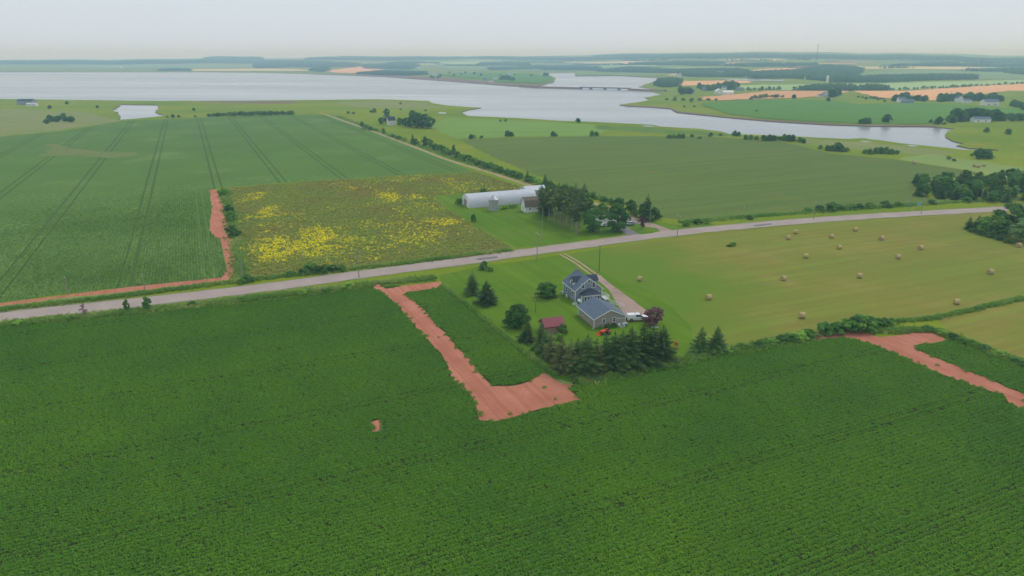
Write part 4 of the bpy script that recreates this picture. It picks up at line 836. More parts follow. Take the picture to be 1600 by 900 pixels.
# roadside shrubs right of farm
for i, (a, b, h) in enumerate([(1072, 353, 2.0), (1090, 350, 2.4), (1105, 349, 2.4), (1172, 343, 2), (1262, 331, 2.4), (1280, 330, 3), (1298, 329, 4.2), (1313, 328, 2.6), (1330, 327, 3), (1342, 326, 2.6), (1358, 325, 3), (1385, 324, 3.4), (1402, 322, 2.4), (1455, 319, 2.4), (1510, 316, 3), (1545, 314, 3.2), (1562, 313, 3.2)]):
    tree('bush', a, b, h, 'roadside shrub below the grain field, %s' % nth(i, 17), 'roadside shrubs', wide=1.3)
# shore and marsh bushes, one mesh each (only a few pixels)
MB = [(270, 184, 5), (262, 184.5, 4), (280, 183.8, 4), (303, 173, 5), (305, 183, 3), (544, 178, 4.5), (552, 178.5, 4), (580, 176, 4), (585, 176, 7), (626, 163, 4), (626, 172, 3), (665, 174, 3.5), (736, 217, 5), (740, 216, 4), (752, 216, 3), (793, 213, 6.5), (799, 213, 5), (864, 213, 5.6), (868, 213, 4), (903, 191.5, 6), (925, 212.5, 6), (932, 212.6, 5), (790, 190, 3.4), (782, 190, 3), (1045, 216, 4), (1052, 216, 4.6), (1060, 216, 5), (1067, 216, 5), (1081, 214.5, 3.4), (1093, 217, 3), (1110, 213.6, 4.6), (1126, 212.5, 3), (1148, 212.6, 6), (1154, 212.8, 5), (1165, 218, 5), (1173, 218, 5), (1182, 218.5, 4), (1193, 220, 6), (1202, 220, 6.5), (1208, 220, 6), (1217, 219, 4), (1225, 220, 7), (1232, 221, 7), (1238, 221, 7), (1249, 222, 5), (1255, 224, 5), (1282, 233, 4), (1292, 235, 5), (1300, 236, 5.6), (1308, 236, 8), (1314, 237, 6), (1322, 237, 4), (1352, 240, 4), (1359, 241, 5), (1368, 240, 5.6), (1376, 240, 6), (1384, 240, 6), (1392, 241, 5), (1400, 241, 4), (1519, 244, 3), (1529, 248, 9), (1542, 248, 8.5), (1548, 247, 4), (1482, 249, 3), (1490, 252, 2.4), (1541, 207, 6), (1575, 210, 6.4), (1350, 193.5, 8), (1356, 193.5, 8), (1345, 193, 6), (1385, 191.5, 11), (1454, 192, 5), (1466, 194.5, 10), (1475, 195, 4), (105, 163, 6), (78, 170, 6), (152, 169, 5), (1069, 168, 4), (1085, 167.5, 3.6), (1080, 160, 4), (1055, 153.8, 4), (1240, 154, 9), (1294, 158.5, 8), (1182, 174.5, 3)]
for a, b, h in MB:
    k = 'round' if h > 4.8 else 'bush'; sm = sorted([q for q in MB if (q[2] > 4.8) == (h > 4.8)]); od = ', ' + nth(sm.index((a, b, h)), len(sm))
    tree(k, a, b, h * .82, ('small dark tree on the grassland by the water' if k == 'round' else 'low dark bush on the grassland by the water') + od, 'trees by the river and bay' if k == 'round' else 'bushes by the river and bay', wide=1.15, whole=True)
for i in range(12): tree('bush', 1042 + i * 6.6 + 4 * (i % 2), 157 + .25 * (i % 3), 4.2, '%s tree of the short avenue before the large white barn' % nth(i, 12), 'avenue before the white barn', wide=1.1, whole=True)
# tree lines on the far right, each tree its own object
def line(pts, n, h, kind, label, group, spread=1.2, seed=0):
    r = np.random.default_rng(seed); q = [np.array(p) for p in pts]
    for i in range(n):
        t = (i + r.random() * .6) / n * (len(q) - 1); j = min(int(t), len(q) - 2); p = q[j] * (1 - t + j) + q[j + 1] * (t - j)
        tree(kind[i % len(kind)], p[0], p[1] + r.normal(0, spread * .5), h * (.75 + .5 * r.random()), label + ', ' + nth(i, n), group, wide=1.2, whole=True)
line([(325, 182.2), (400, 180), (460, 179)], 26, 4.6, ['bush'], 'dark bush in the long hedge behind the row crop field', 'hedge behind the row crop', .8, 1)
line([(1063, 145), (1080, 146)], 9, 11, ['round'], 'dark tree in the clump nearest the bridge, by the white barn', 'trees left of the big white barn', 3, 2)
line([(1092, 141), (1106, 142), (1112, 141), (1128, 140)], 14, 11, ['round', 'leaf'], 'tree sheltering the farm behind the big white barn', 'trees behind the big white barn', 2, 3)
line([(1132, 139), (1152, 140)], 9, 14, ['round'], 'tall dark tree right behind the big white barn', 'tall trees behind the big white barn', 2, 4)
line([(1166, 142.5), (1200, 141), (1222, 140.5)], 12, 8, ['leaf', 'spruce'], 'tree in the field line right of the big white barn', 'field line right of the big white barn', .6, 5)
line([(1172, 155.3), (1200, 152.5), (1226, 152.5)], 9, 6, ['bush'], 'bush along the stubble edge above the deep green field', 'bushes above the green field', .6, 6)
line([(1297, 151), (1310, 150.5)], 7, 12, ['round'], 'dark tree sheltering the white house above the green field', 'trees by the white house', 2, 7)
line([(1326, 148.5), (1365, 155), (1385, 161)], 12, 4, ['bush'], 'scattered bush on the slope between green and tan fields', 'bushes on the slope', 3, 8)
line([(1395, 158.5), (1410, 154), (1430, 157), (1447, 159)], 18, 9, ['spruce', 'round'], 'tree round the white farmhouse left of the tan field gap', 'trees round the left farmhouse', 1.2, 9)
line([(1467, 159), (1503, 155.5)], 16, 11, ['round', 'spruce'], 'tree in the dark belt left of the two white houses', 'dark belt left of the white houses', 1.5, 10)
line([(1508, 156.5), (1540, 157.5), (1566, 160)], 20, 11, ['round', 'spruce'], 'tree in the dark belt behind the white farm buildings', 'dark belt behind the farm buildings', 1.5, 11)
line([(1486, 190), (1520, 187), (1568, 188)], 26, 11, ['round', 'spruce'], 'tree in the dark grove round the white bungalow', 'grove round the bungalow', 3, 12)
line([(1575, 190), (1640, 185)], 10, 7, ['bush', 'leaf'], 'tree in the hedge right of the bungalow grove', 'hedge right of the bungalow', 1.5, 13)
line([(1580, 168), (1640, 170)], 10, 9, ['round'], 'dark tree at the right edge behind the green field', 'trees at the right edge', 3, 14)
line([(1388, 141.5), (1470, 138.2), (1520, 135.5), (1620, 130.3)], 34, 6, ['leaf', 'bush'], 'hedgerow tree along the top of the long tan field', 'hedgerow above the tan field', .5, 15)
line([(672, 121), (690, 122)], 4, 11, ['round'], 'dark tree beside the village houses across the bay', 'village trees across the bay', 1.5, 16)
line([(782, 125), (804, 126)], 8, 12, ['round'], 'dark tree on the low peninsula', 'peninsula trees', 1.5, 17)
line([(700, 116), (740, 117), (840, 120)], 9, 9, ['round'], 'scattered tree on the peninsula fields', 'scattered peninsula trees', 3, 18)
line([(850, 119.4), (856, 119.4)], 3, 14, ['round'], 'tree at the tip of the peninsula', 'peninsula tip trees', .5, 19)
line([(72, 191), (90, 189.5), (115, 189.5)], 12, 6, ['round'], 'tree in the small grove at the left edge of the bay', 'left grove', 4, 20)
# ------------------------------------------------------------------ solid helpers
class MB_:
    def __init__(s): s.v, s.f, s.m = [], [], []
    def add(s, v, f, m=0):
        o = len(s.v); s.v += [tuple(p) for p in v]; s.f += [tuple(i + o for i in q) for q in f]; s.m += [m] * len(f); return s
    def box(s, x0, y0, z0, x1, y1, z1, m=0):
        v = [(x, y, z) for z in (z0, z1) for x, y in ((x0, y0), (x1, y0), (x1, y1), (x0, y1))]
        return s.add(v, [(3, 2, 1, 0), (4, 5, 6, 7), (0, 1, 5, 4), (1, 2, 6, 5), (2, 3, 7, 6), (3, 0, 4, 7)], m)
    def prism(s, prof, a, b, axis='y', m=0):
        """profile (p, z) extruded along axis from a to b; p is the other horizontal axis"""
        n = len(prof); v = [((p, t, z) if axis == 'y' else (t, p, z)) for t in (a, b) for p, z in prof]
        f = [tuple(range(n)), tuple(range(2 * n - 1, n - 1, -1))] + [(i + n, (i + 1) % n + n, (i + 1) % n, i) for i in range(n)]
        if axis != 'y': f = [q[::-1] for q in f]
        return s.add(v, f, m)
    def tube(s, pts, rad, seg=8, m=0):
        v, f = tube(pts, rad if hasattr(rad, '__len__') else [rad] * len(pts), seg); return s.add(v, f, m)
    def build(s, name, mats, parent=None, smooth=False, bevel=0, loc=None):
        me = mesh(name, s.v, s.f, mats if isinstance(mats, (list, tuple)) else [mats], s.m, smooth)
        bm = bmesh.new(); bm.from_mesh(me); bmesh.ops.recalc_face_normals(bm, faces=bm.faces); bm.to_mesh(me); bm.free()
        o = link(name, me, parent, loc)
        if bevel: b = o.modifiers.new('bevel', 'BEVEL'); b.width = bevel; b.segments = 2
        return o
def bx(name, mat, parent, *a): return MB_().box(*a).build(name, mat, parent)
def window(parent, side, W_, D_, s, z, w, h, trim=.13, mullion=True):
    """window on a wall of a W_ x D_ block; side F(y=0) B L R, s = centre along the wall"""
    d = MB_(); p = MB_(); T = trim
    def wb(mb, a0, z0, a1, z1, o0, o1):
        if side == 'F': mb.box(a0, -o1, z0, a1, -o0, z1)
        elif side == 'B': mb.box(a0, D_ + o0, z0, a1, D_ + o1, z1)
        elif side == 'L': mb.box(-o1, a0, z0, -o0, a1, z1)
        else: mb.box(W_ + o0, a0, z0, W_ + o1, a1, z1)
    a0, a1 = s - w / 2, s + w / 2; z0, z1 = z, z + h
    wb(d, a0 - T, z0 - T, a0, z1 + T, .002, .06); wb(d, a1, z0 - T, a1 + T, z1 + T, .002, .06); wb(d, a0, z1, a1, z1 + T, .002, .06); wb(d, a0, z0 - T, a1, z0, .002, .075)
    if mullion: wb(d, a0, (z0 + z1) / 2 - .04, a1, (z0 + z1) / 2 + .04, .012, .05)
    wb(p, a0, z0, a1, z1, .004, .012)
    f = d.build('window', M['white'], parent); p.build('pane', M['glass'], f); return f
def gable(name, label, cat, loc, ang, W_, D_, eave, ridge, axis, wall, roof, over=.35, trimc='white', wins=(), door=None, group=None, corner=True, base=True):
    """gabled building, front-left corner at loc; ridge runs along axis ('x' or 'y')"""
    r = empty(name, loc, math.radians(ang)); tag(r, label, cat, group)
    b = MB_()
    if axis == 'y': b.prism([(0, 0), (W_, 0), (W_, eave), (W_ / 2, ridge), (0, eave)], 0, D_, 'y')
    else: b.prism([(0, 0), (D_, 0), (D_, eave), (D_ / 2, ridge), (0, eave)], 0, W_, 'x')
    b.build('wall', M[wall], r)
    half = (W_ if axis == 'y' else D_) / 2; ln = D_ if axis == 'y' else W_; sl = (ridge - eave) / half; t = .16
    for sg in (0, 1):
        def q(p): return p if sg == 0 else 2 * half - p
        pr = [(q(-over), eave - over * sl + .02), (q(half), ridge + .02), (q(half), ridge + .02 + t), (q(-over), eave - over * sl + .02 + t)]
        m = MB_().prism(pr, -over, ln + over, axis); ro = m.build('roof_slope', M[roof], r)
        rk = MB_()
        for e in (-over - .05, ln + over):
            pr2 = [(q(-over), eave - over * sl - .12), (q(half), ridge - .12), (q(half), ridge + .02 + t * .8), (q(-over), eave - over * sl + .02 + t * .8)]
            rk.prism(pr2, e, e + .05, axis)
        rk.build('rake_board', M[trimc], ro)
        gt = MB_(); g0 = eave - over * sl
        if axis == 'y': x0 = -over - .1 if sg == 0 else W_ + over; gt.box(x0, -over, g0 - .04, x0 + .1, D_ + over, g0 + .12)
        else: y0 = -over - .1 if sg == 0 else D_ + over; gt.box(-over, y0, g0 - .04, W_ + over, y0 + .1, g0 + .12)
        gt.build('gutter', M[trimc], ro)
    if corner:
        for cx, cy in ((0, 0), (W_, 0), (W_, D_), (0, D_)):
            bx('corner_board', M[trimc], r, cx - .09, cy - .09, .02, cx + .09, cy + .09, eave - .03)
    for w in wins: window(r, w[0], W_, D_, *w[1:])
    if door:
        sd, s0, dw, dh, dm = door; d = MB_()
        if sd == 'F': d.box(s0 - dw / 2, -.07, .02, s0 + dw / 2, -.002, dh)
        elif sd == 'R': d.box(W_ + .002, s0 - dw / 2, .02, W_ + .07, s0 + dw / 2, dh)
        elif sd == 'L': d.box(-.07, s0 - dw / 2, .02, -.002, s0 + dw / 2, dh)
        else: d.box(s0 - dw / 2, D_ + .002, .02, s0 + dw / 2, D_ + .07, dh)
        d.build('door', M[dm], r)
    return r

# ------------------------------------------------------------------ the blue-grey house
HS = gable('house', 'blue-grey one-and-a-half storey house with dormers and white trim', 'house', (17.65, 180.0, 0), 18, 8.1, 8.7, 3.5, 6.7, 'y', 'siding', 'shingle', .3,
           wins=[('F', 2.3, 4.0, .8, 1.25), ('F', 5.5, 4.0, .8, 1.25), ('F', 4.05, 5.35, .6, .8), ('F', 6.9, 1.2, .9, 1.3), ('L', 2.0, 1.0, 1.1, 1.5), ('L', 6.4, 1.0, 1.0, 1.5), ('R', 2.4, 1.0, 1.0, 1.4), ('R', 6.2, 1.0, 1.0, 1.4), ('B', 2.3, 1.0, .9, 1.4), ('B', 5.8, 1.0, .9, 1.4)], door=('R', 4.4, 1.0, 2.1, 'white'))
def dormer(par, side, yc, dw, ez, rz_, xf):
    """gabled dormer on the left/right roof; xf = distance of its face from the wall line"""
    d = MB_(); w2 = dw / 2; W_ = 8.1
    def X(x): return x if side == 'L' else W_ - x
    d.prism([(yc - w2, 3.55), (yc + w2, 3.55), (yc + w2, ez), (yc, rz_), (yc - w2, ez)], X(xf), X(3.6), 'x')
    o = d.build('dormer', M['white'] if side == 'L' else M['siding'], par)
    sl = (rz_ - ez) / w2
    for sg in (-1, 1):
        ov = .18; MB_().prism([(yc + sg * (w2 + ov), ez - ov * sl + .01), (yc, rz_ + .01), (yc, rz_ + .13), (yc + sg * (w2 + ov), ez - ov * sl + .13)], X(xf - .25), X(3.7), 'x').build('roof_slope', M['shingle_dark'], o)
    f = MB_(); xx = X(xf); e = -.05 if side == 'L' else .05
    f.box(min(xx, xx + e), yc - .4, 4.15, max(xx, xx + e), yc + .4, ez - .02); f.build('pane', M['glass'], o)
    return o
dormer(HS, 'L', 3.9, 2.3, 5.1, 6.25, .55); dormer(HS, 'R', 3.9, 3.0, 5.2, 6.3, .25)
# hipped front porch
px0, px1, pdep = 1.5, 6.9, 2.5
p = MB_(); p.box(px0, -pdep, .02, px1, -.005, 2.55); po = p.build('porch', M['siding'], HS)
e = .3; hv = [(px0 - e, -pdep - e, 2.5), (px1 + e, -pdep - e, 2.5), (px1 + e, -.01, 2.5), (px0 - e, -.01, 2.5), (px0 + 2.3, -.01, 3.75), (px1 - 2.3, -.01, 3.75)]
MB_().add(hv, [(0, 1, 5, 4), (1, 2, 5), (0, 4, 3), (3, 4, 5, 2), (0, 3, 2, 1)]).build('porch_roof', M['shingle_dark'], po)
bx('fascia', M['white'], po, px0 - e, -pdep - e - .04, 2.4, px1 + e, -pdep - e - .002, 2.56)
for s in (2.0, 3.0, 3.7, 4.4, 5.1, 6.0):
    f = MB_(); f.box(s - .33, -pdep - .06, 1.0, s + .33, -pdep - .003, 2.25); o = f.build('porch_window', M['white'], po)
    bx('pane', M['glass'], o, s - .23, -pdep - .075, 1.1, s + .23, -pdep - .062, 2.15)
bx('door', M['white'], po, px0 - .06, -1.6, .05, px0 - .004, -.7, 2.1)
# white deck and railing on the drive side
dk = MB_().box(8.2, -2.2, .55, 9.6, 1.0, .7).build('deck', M['offwhite'], HS)
def rail(par, pts, z, h=1.0, n=6):
    for (x0, y0), (x1, y1) in zip(pts, pts[1:]):
        L = math.hypot(x1 - x0, y1 - y0); k = max(2, int(L / .35))
        MB_().tube([(x0, y0, z + h), (x1, y1, z + h)], .05, 4).build('rail', M['white'], par); MB_().tube([(x0, y0, z + .15), (x1, y1, z + .15)], .04, 4).build('rail', M['white'], par)
        bal = MB_()
        for i in range(k + 1):
            t = i / k; bal.box(x0 + (x1 - x0) * t - .035, y0 + (y1 - y0) * t - .035, z, x0 + (x1 - x0) * t + .035, y0 + (y1 - y0) * t + .035, z + h)
        bal.build('balusters', M['white'], par)
rail(dk, [(8.25, -2.15), (9.55, -2.15), (9.55, .95), (8.3, .95)], .7)
for x, y in ((8.4, -2), (9.5, -2), (9.5, .8), (8.4, .8)): MB_().box(x - .07, y - .07, 0, x + .07, y + .07, .55).build('deck_post', M['white'], dk)
bx('chimney', M['grey_boards'], HS, 3.6, 7.3, 5.9, 4.2, 7.9, 7.3)
def lp(root, x, y, z=0.0):
    a = root.rotation_euler.z; return (root.location.x + x * math.cos(a) - y * math.sin(a), root.location.y + x * math.sin(a) + y * math.cos(a), root.location.z + z)
# walkway fence from deck to garage
fc = empty('picket_fence', lp(HS, 9.0, -3.2), math.radians(18 - 68)); tag(fc, 'low white picket fence between house deck and driveway', 'fence')
rail(fc, [(0, 0), (5.6, 0)], 0, 1.0)
# ------------------------------------------------------------------ garage
GA = gable('garage', 'taupe garage with blue-grey shingle roof in front of the house', 'garage', (20.75, 160.7, 0), 18, 8.7, 10.0, 2.55, 4.5, 'y', 'siding2', 'shingle', .35,
           wins=[('F', 2.7, 1.2, .75, .95), ('F', 5.6, 1.2, .75, .95), ('L', 3.0, 1.25, .8, .6, .1, False), ('L', 6.9, 1.25, .8, .9, .1, False)], door=('R', 5.0, 3.0, 2.2, 'white'))
MB_().tube([(-.12, -.12, 2.4), (-.12, -.12, .2), (-.6, -.6, .08)], .06, 6).build('downspout', M['white'], GA)
MB_().box(6.3, -.1, 1.85, 8.6, -.02, 1.95).build('trellis_rail', M['white'], GA)
# white lattice gate, chairs, pots in front of the garage corner
def chair(loc, rz, label):
    r = empty('garden_chair', loc, rz); tag(r, label, 'chair', 'garden chairs by the garage')
    bx('seat', M['white'], r, -.28, -.28, .36, .28, .28, .42); bx('backrest', M['white'], r, -.28, .25, .421, .28, .31, .95)
    for sx in (-.25, .25):
        bx('armrest', M['white'], r, sx - .04, -.26, .6, sx + .04, .249, .64)
        for sy in (-.24, .24): bx('leg', M['white'], r, sx - .03, sy - .03, 0, sx + .03, sy + .03, .36)
chair(lp(GA, 6.6, -1.0), .3, 'white garden chair left of another, before the garage gable'); chair(lp(GA, 7.9, -.8), -.5, 'white garden chair nearest the right garage corner')
la = empty('lattice_screen', lp(GA, 7.3, -1.6), math.radians(28)); tag(la, 'white lattice screen leaning at the right garage corner', 'screen')
fr = MB_(); fr.box(-.9, -.03, 0, -.82, .03, 1.2).box(.82, -.03, 0, .9, .03, 1.2).box(-.82, -.03, 1.1, .82, .03, 1.18).box(-.82, -.03, .05, .82, .03, .13); fr.build('frame', M['white'], la)
sl_ = MB_()
for i in range(7): sl_.tube([(-.8 + i * .25, 0, .12), (min(.82, -.8 + i * .25 + 1.0), 0, min(1.1, .12 + .82 - i * .25 + .8) if i > 2 else 1.1)], .02, 4)
sl_.build('lattice', M['white'], la)
tb = empty('water_barrel', lp(GA, 8.4, -1.3)); tag(tb, 'teal plastic barrel at the right garage corner', 'barrel')
MB_().tube([(0, 0, 0), (0, 0, .12), (0, 0, .45), (0, 0, .78), (0, 0, .9)], [.26, .3, .34, .3, .26], 12).build('body', M['teal'], tb, True); MB_().tube([(0, 0, .9), (0, 0, .94)], .27, 12).build('lid', M['white'], tb)
for i, (x, y, h) in enumerate([(3.4, -.9, 1.3), (5.2, -.8, 1.2), (1.4, -.7, .8)]):
    q = lp(GA, x, y); v = PROTO['bush'][i % 4]; o = empty('shrub', q); o.scale = (h / 3.2,) * 3; link('stems', v[1], o); link('foliage', v[0], o); tag(o, ['dark shrub under the left garage window', 'dark shrub under the right garage window', 'small shrub near the left garage gable corner'][i], 'shrub')
rk = bmesh.new(); bmesh.ops.create_icosphere(rk, subdivisions=2, radius=.9)
for v in rk.verts: v.co = Vector((v.co.x * 1.2, v.co.y * .8, v.co.z * .3)) * (1 + .25 * (float(vnoise(v.co.x * 9, v.co.y * 9 + v.co.z * 5, 4, 2)) - .5))
me = bpy.data.meshes.new('boulder'); rk.to_mesh(me); rk.free(); me.materials.append(M['rock']); q = G(1023, 512); tag(link('boulder', me, None, (q[0], q[1], .1)), 'pale flat boulder on the grass below the purple tree', 'boulder')
# oil tank and heat pumps
ot = empty('oil_tank', lp(HS, .75, -1.6), math.radians(18)); tag(ot, 'white oil tank standing by the porch corner', 'tank')
MB_().tube([(0, -.8, .95), (0, -.72, .95), (0, .72, .95), (0, .8, .95)], [.3, .52, .52, .3], 14).build('shell', M['white'], ot, True)
for sy in (-.5, .5):
    for sx in (-.25, .25): bx('leg', M['grey_boards'], ot, sx - .04, sy - .04, 0, sx + .04, sy + .04, .6)
for i, y in enumerate((4.6, 7.6)):
    hp = empty('heat_pump', lp(HS, -.75, y), math.radians(18)); tag(hp, 'white heat pump box on the left house wall, %s one' % ['nearer', 'farther'][i], 'heat pump', 'heat pumps')
    MB_().box(-.2, -.45, .15, .2, .45, .85).build('case', M['white'], hp, bevel=.03); MB_().tube([(-.201, 0, .5), (-.23, 0, .5)], .27, 14).build('fan_grille', M['black'], hp); bx('stand', M['galv'], hp, -.18, -.4, 0, .18, .4, .149)
st = empty('entry_steps', lp(HS, -.2, -1.3), math.radians(18)); tag(st, 'white wooden steps at the left front house corner', 'steps')
for i in range(3): bx('tread', M['offwhite'], st, -1.2, -.3 - .32 * i, .42 - .18 * i, .1, -.02 - .32 * i, .48 - .18 * i)
for x in (-1.2, .02): MB_().prism([(-.95, 0), (-.0, 0), (-.0, .42), (-.15, .42)], x, x + .06, 'x').build('stringer', M['offwhite'], st)
# ------------------------------------------------------------------ red roofed shed
SH = gable('shed', 'small shed with red metal roof left of the garage', 'shed', (8.2, 156.6, 0), 18, 5.0, 4.0, 2.0, 3.4, 'x', 'shed_wall', 'red_roof', .3, 'red_roof', wins=[('L', 2.0, .9, .6, .6)], door=('R', 2.0, 1.0, 1.8, 'grey_boards'), corner=False)
for sg in (-1, 1):
    for i in range(9):
        x = -.25 + i * .685; MB_().tube([(x, 2 + sg * 2.28, 1.985), (x, 2 + sg * .03, 3.57)], .03, 4).build('roof_seam', M['red_roof'], SH)
# ------------------------------------------------------------------ farm: arched barn, silo, gambrel barn, machine shed
ab = empty('arched_barn', (-21.6, 311.0, 0), math.radians(23)); tag(ab, 'long white half-round metal barn behind the silo', 'barn')
AW, AH, AL = 5.6, 5.6, 34.0
def arch(n=18, k=1.0): return [(AW * k * math.cos(math.pi * (1 - i / n)) , AH * k * math.sin(math.pi * (1 - i / n)) ** .92) for i in range(n + 1)]
pm = None
for i in range(17):
    prof = arch(18, 1.0 if i % 2 else 1.006); x0 = i * 2.0; b = MB_()
    v = [(x0 + dx, p, z) for dx in (0, 2.0) for p, z in prof]; n = len(prof)
    b.add(v, [(j, j + 1, j + 1 + n, j + n) for j in range(n - 1)])
    o = b.build('arch_panel', M['quonset'], ab, True)
for x, s in ((.12, -1), (AL - .12, 1)):
    pr = arch(18, .992); b = MB_(); b.add([(x, p, z) for p, z in pr], [tuple(range(len(pr)))]); eo = b.build('end_wall', M['offwhite'], ab)
    bx('door', M['grey_boards'], eo, x + s * .03 - .04, -1.8, .02, x + s * .03 + .04, 1.8, 3.2)
si = empty('grain_silo', (-8.3, 302.0, 0)); tag(si, 'galvanised round grain silo with conical roof before the arched barn', 'silo')
rings = []; rr = []
for i in range(13): rings += [(0, 0, i * .4), (0, 0, i * .4 + .2)]; rr += [2.25, 2.21]
MB_().tube(rings, rr, 24).build('wall', M['galv'], si); MB_().tube([(0, 0, 4.98), (0, 0, 5.02), (0, 0, 6.55), (0, 0, 6.6)], [2.4, 2.4, .4, .3], 24).build('roof', M['galv'], si); MB_().tube([(0, 0, 6.6), (0, 0, 6.85)], [.35, .3], 12).build('cap', M['galv'], si)
ld = MB_()
for sx in (-.2, .2): ld.box(sx - .03, -2.36, 0, sx + .03, -2.3, 5.0)
for i in range(12): ld.box(-.2, -2.35, .3 + i * .4, .2, -2.31, .34 + i * .4)
ld.build('ladder', M['galv'], si)
gb = empty('gambrel_barn', (5.9, 296.6, 0), math.radians(18)); tag(gb, 'small white gambrel barn with brown roof beside the windbreak', 'barn')
GPR = [(0, 0), (6, 0), (6, 2.8), (5.0, 5.0), (3.0, 6.3), (1.0, 5.0), (0, 2.8)]
MB_().prism(GPR, 0, 9.0, 'x').build('wall', M['offwhite'], gb)
for a, b_ in (((-.25, 2.35), (1.0, 5.06)), ((1.0, 5.06), (3.0, 6.36)), ((3.0, 6.36), (5.0, 5.06)), ((5.0, 5.06), (6.25, 2.35))):
    MB_().prism([a, b_, (b_[0], b_[1] + .14), (a[0], a[1] + .14)], -.25, 9.25, 'x').build('roof_slope', M['brown_roof'], gb)
window(gb, 'L', 9, 6, 3.0, 4.2, .7, .8); window(gb, 'L', 9, 6, 3.0, 1.3, .7, .8); window(gb, 'F', 9, 6, 2.2, 1.2, .7, .8); window(gb, 'F', 9, 6, 6.4, 1.2, .7, .8)
gable('machine_shed', 'pale low machine shed behind the right end of the arched barn', 'shed', (7.4, 330.5, 0), 23, 10.5, 8.0, 3.6, 4.9, 'x', 'offwhite', 'quonset', .3, wins=[('F', 2.2, 1.3, 1, .9)], door=('F', 6.5, 3.4, 3.0, 'grey_boards'))
FHp = G(931, 348); gable('farmhouse', 'farmhouse almost hidden behind the windbreak and maples', 'house', (FHp[0], FHp[1], 0), 18, 9, 8, 3.0, 5.2, 'x', 'offwhite', 'brown_roof', .3, wins=[('F', 2, 1, .9, 1.3), ('F', 6.8, 1, .9, 1.3), ('R', 2.5, 1, .9, 1.3), ('R', 5.5, 1, .9, 1.3)])

# ------------------------------------------------------------------ vehicles
def wheel(par, x, y, r=.38, w=.26):
    t = MB_().tube([(x, y - w / 2, r), (x, y - w / 2 + .03, r), (x, y + w / 2 - .03, r), (x, y + w / 2, r)], [r - .05, r, r, r - .05], 18).build('wheel', M['tyre'], par, False)
    s = 1 if y > 0 else -1
    MB_().tube([(x, y + s * (w / 2 + .002), r), (x, y + s * (w / 2 + .02), r)], [r * .62, r * .55], 12).build('rim', M['rim'], t); return t
def profile_body(prof, w, tum=0.0, zt=1.0):
    b = MB_(); n = len(prof); v = []
    for s in (-1, 1):
        for x, z in prof: v.append((x, s * (w / 2 - (tum * max(0, z - zt))), z))
    return b.add(v, [tuple(range(n)), tuple(range(2 * n - 1, n - 1, -1))] + [(i + n, (i + 1) % n + n, (i + 1) % n, i) for i in range(n)])
def arcp(cx, r, n=6): return [(cx + r * math.cos(math.pi * (1 - i / n)), .36 + r * math.sin(math.pi * (1 - i / n))) for i in range(n + 1)]
def pickup(loc, rz, label):
    r = empty('pickup_truck', loc, rz); tag(r, label, 'truck'); w = 1.95     # +x is the nose
    low = [(-2.9, .45)] + arcp(-1.75, .48) + arcp(1.85, .48) + [(2.85, .42), (2.9, .8), (2.8, 1.08), (1.35, 1.18), (-2.9, 1.18)]
    profile_body(low, w).build('body', M['truck'], r, bevel=.04)
    cabp = [(1.35, 1.17), (.55, 1.86), (-.55, 1.9), (-.62, 1.17)]; profile_body(cabp, w - .12, .28, 1.17).build('cab', M['truck'], r, bevel=.04)
    capp = [(-.66, 1.185), (-.66, 1.84), (-2.7, 1.82), (-2.86, 1.185)]; profile_body(capp, w - .1, .16, 1.17).build('bed_cap', M['truck'], r, bevel=.05)
    for s in (-1, 1):
        y = s * (w / 2 - .06)
        g = MB_(); yy = lambda z, k: s * (w / 2 - .06 - .28 * (z - 1.17) + k)
        pts = [(1.05, 1.24), (.52, 1.74), (.2, 1.76), (.2, 1.24)]
        for P_ in (pts, [(.12, 1.24), (.12, 1.76), (-.5, 1.76), (-.52, 1.24)]):
            n = len(P_); v = [(x, yy(z, k), z) for k in (.0, .014) for x, z in P_]; g.add(v, [tuple(range(n)), tuple(range(2 * n - 1, n - 1, -1))] + [(i, (i + 1) % n, (i + 1) % n + n, i + n) for i in range(n)])
        g.build('side_window', M['glass'], r)
        bx('headlight', M['lens'], r, 2.86, s * .72 - .2, .78, 2.93, s * .72 + .2, .98); bx('tail_light', M['taillight'], r, -2.93, s * .88 - .08, .75, -2.89, s * .88 + .08, 1.1)
        bx('mirror', M['black'], r, .95, s * (w / 2 + .03) - .09, 1.2, 1.1, s * (w / 2 + .03) + .09, 1.42)
        wheel(r, 1.85, s * (w / 2 - .14)); wheel(r, -1.75, s * (w / 2 - .14))
    ws = MB_(); ws.add([(1.3, -.78, 1.235), (1.3, .78, 1.235), (.62, .64, 1.83), (.62, -.64, 1.83), (1.33, -.78, 1.245), (1.33, .78, 1.245), (.65, .64, 1.84), (.65, -.64, 1.84)], [(0, 1, 2, 3), (7, 6, 5, 4), (0, 4, 5, 1), (1, 5, 6, 2), (2, 6, 7, 3), (3, 7, 4, 0)]); ws.build('windscreen', M['glass'], r)
    bx('rear_bumper', M['black'], r, -3.08, -.9, .45, -2.905, .9, .66); bx('front_bumper', M['black'], r, 2.91, -.9, .42, 3.02, .9, .62); bx('grille', M['black'], r, 2.9, -.48, .68, 2.94, .48, 1.0)
    return r
q = G(995.5, 500.5); pickup((q[0], q[1], .05), math.radians(5), 'white pickup truck with bed cap parked beside the garage')
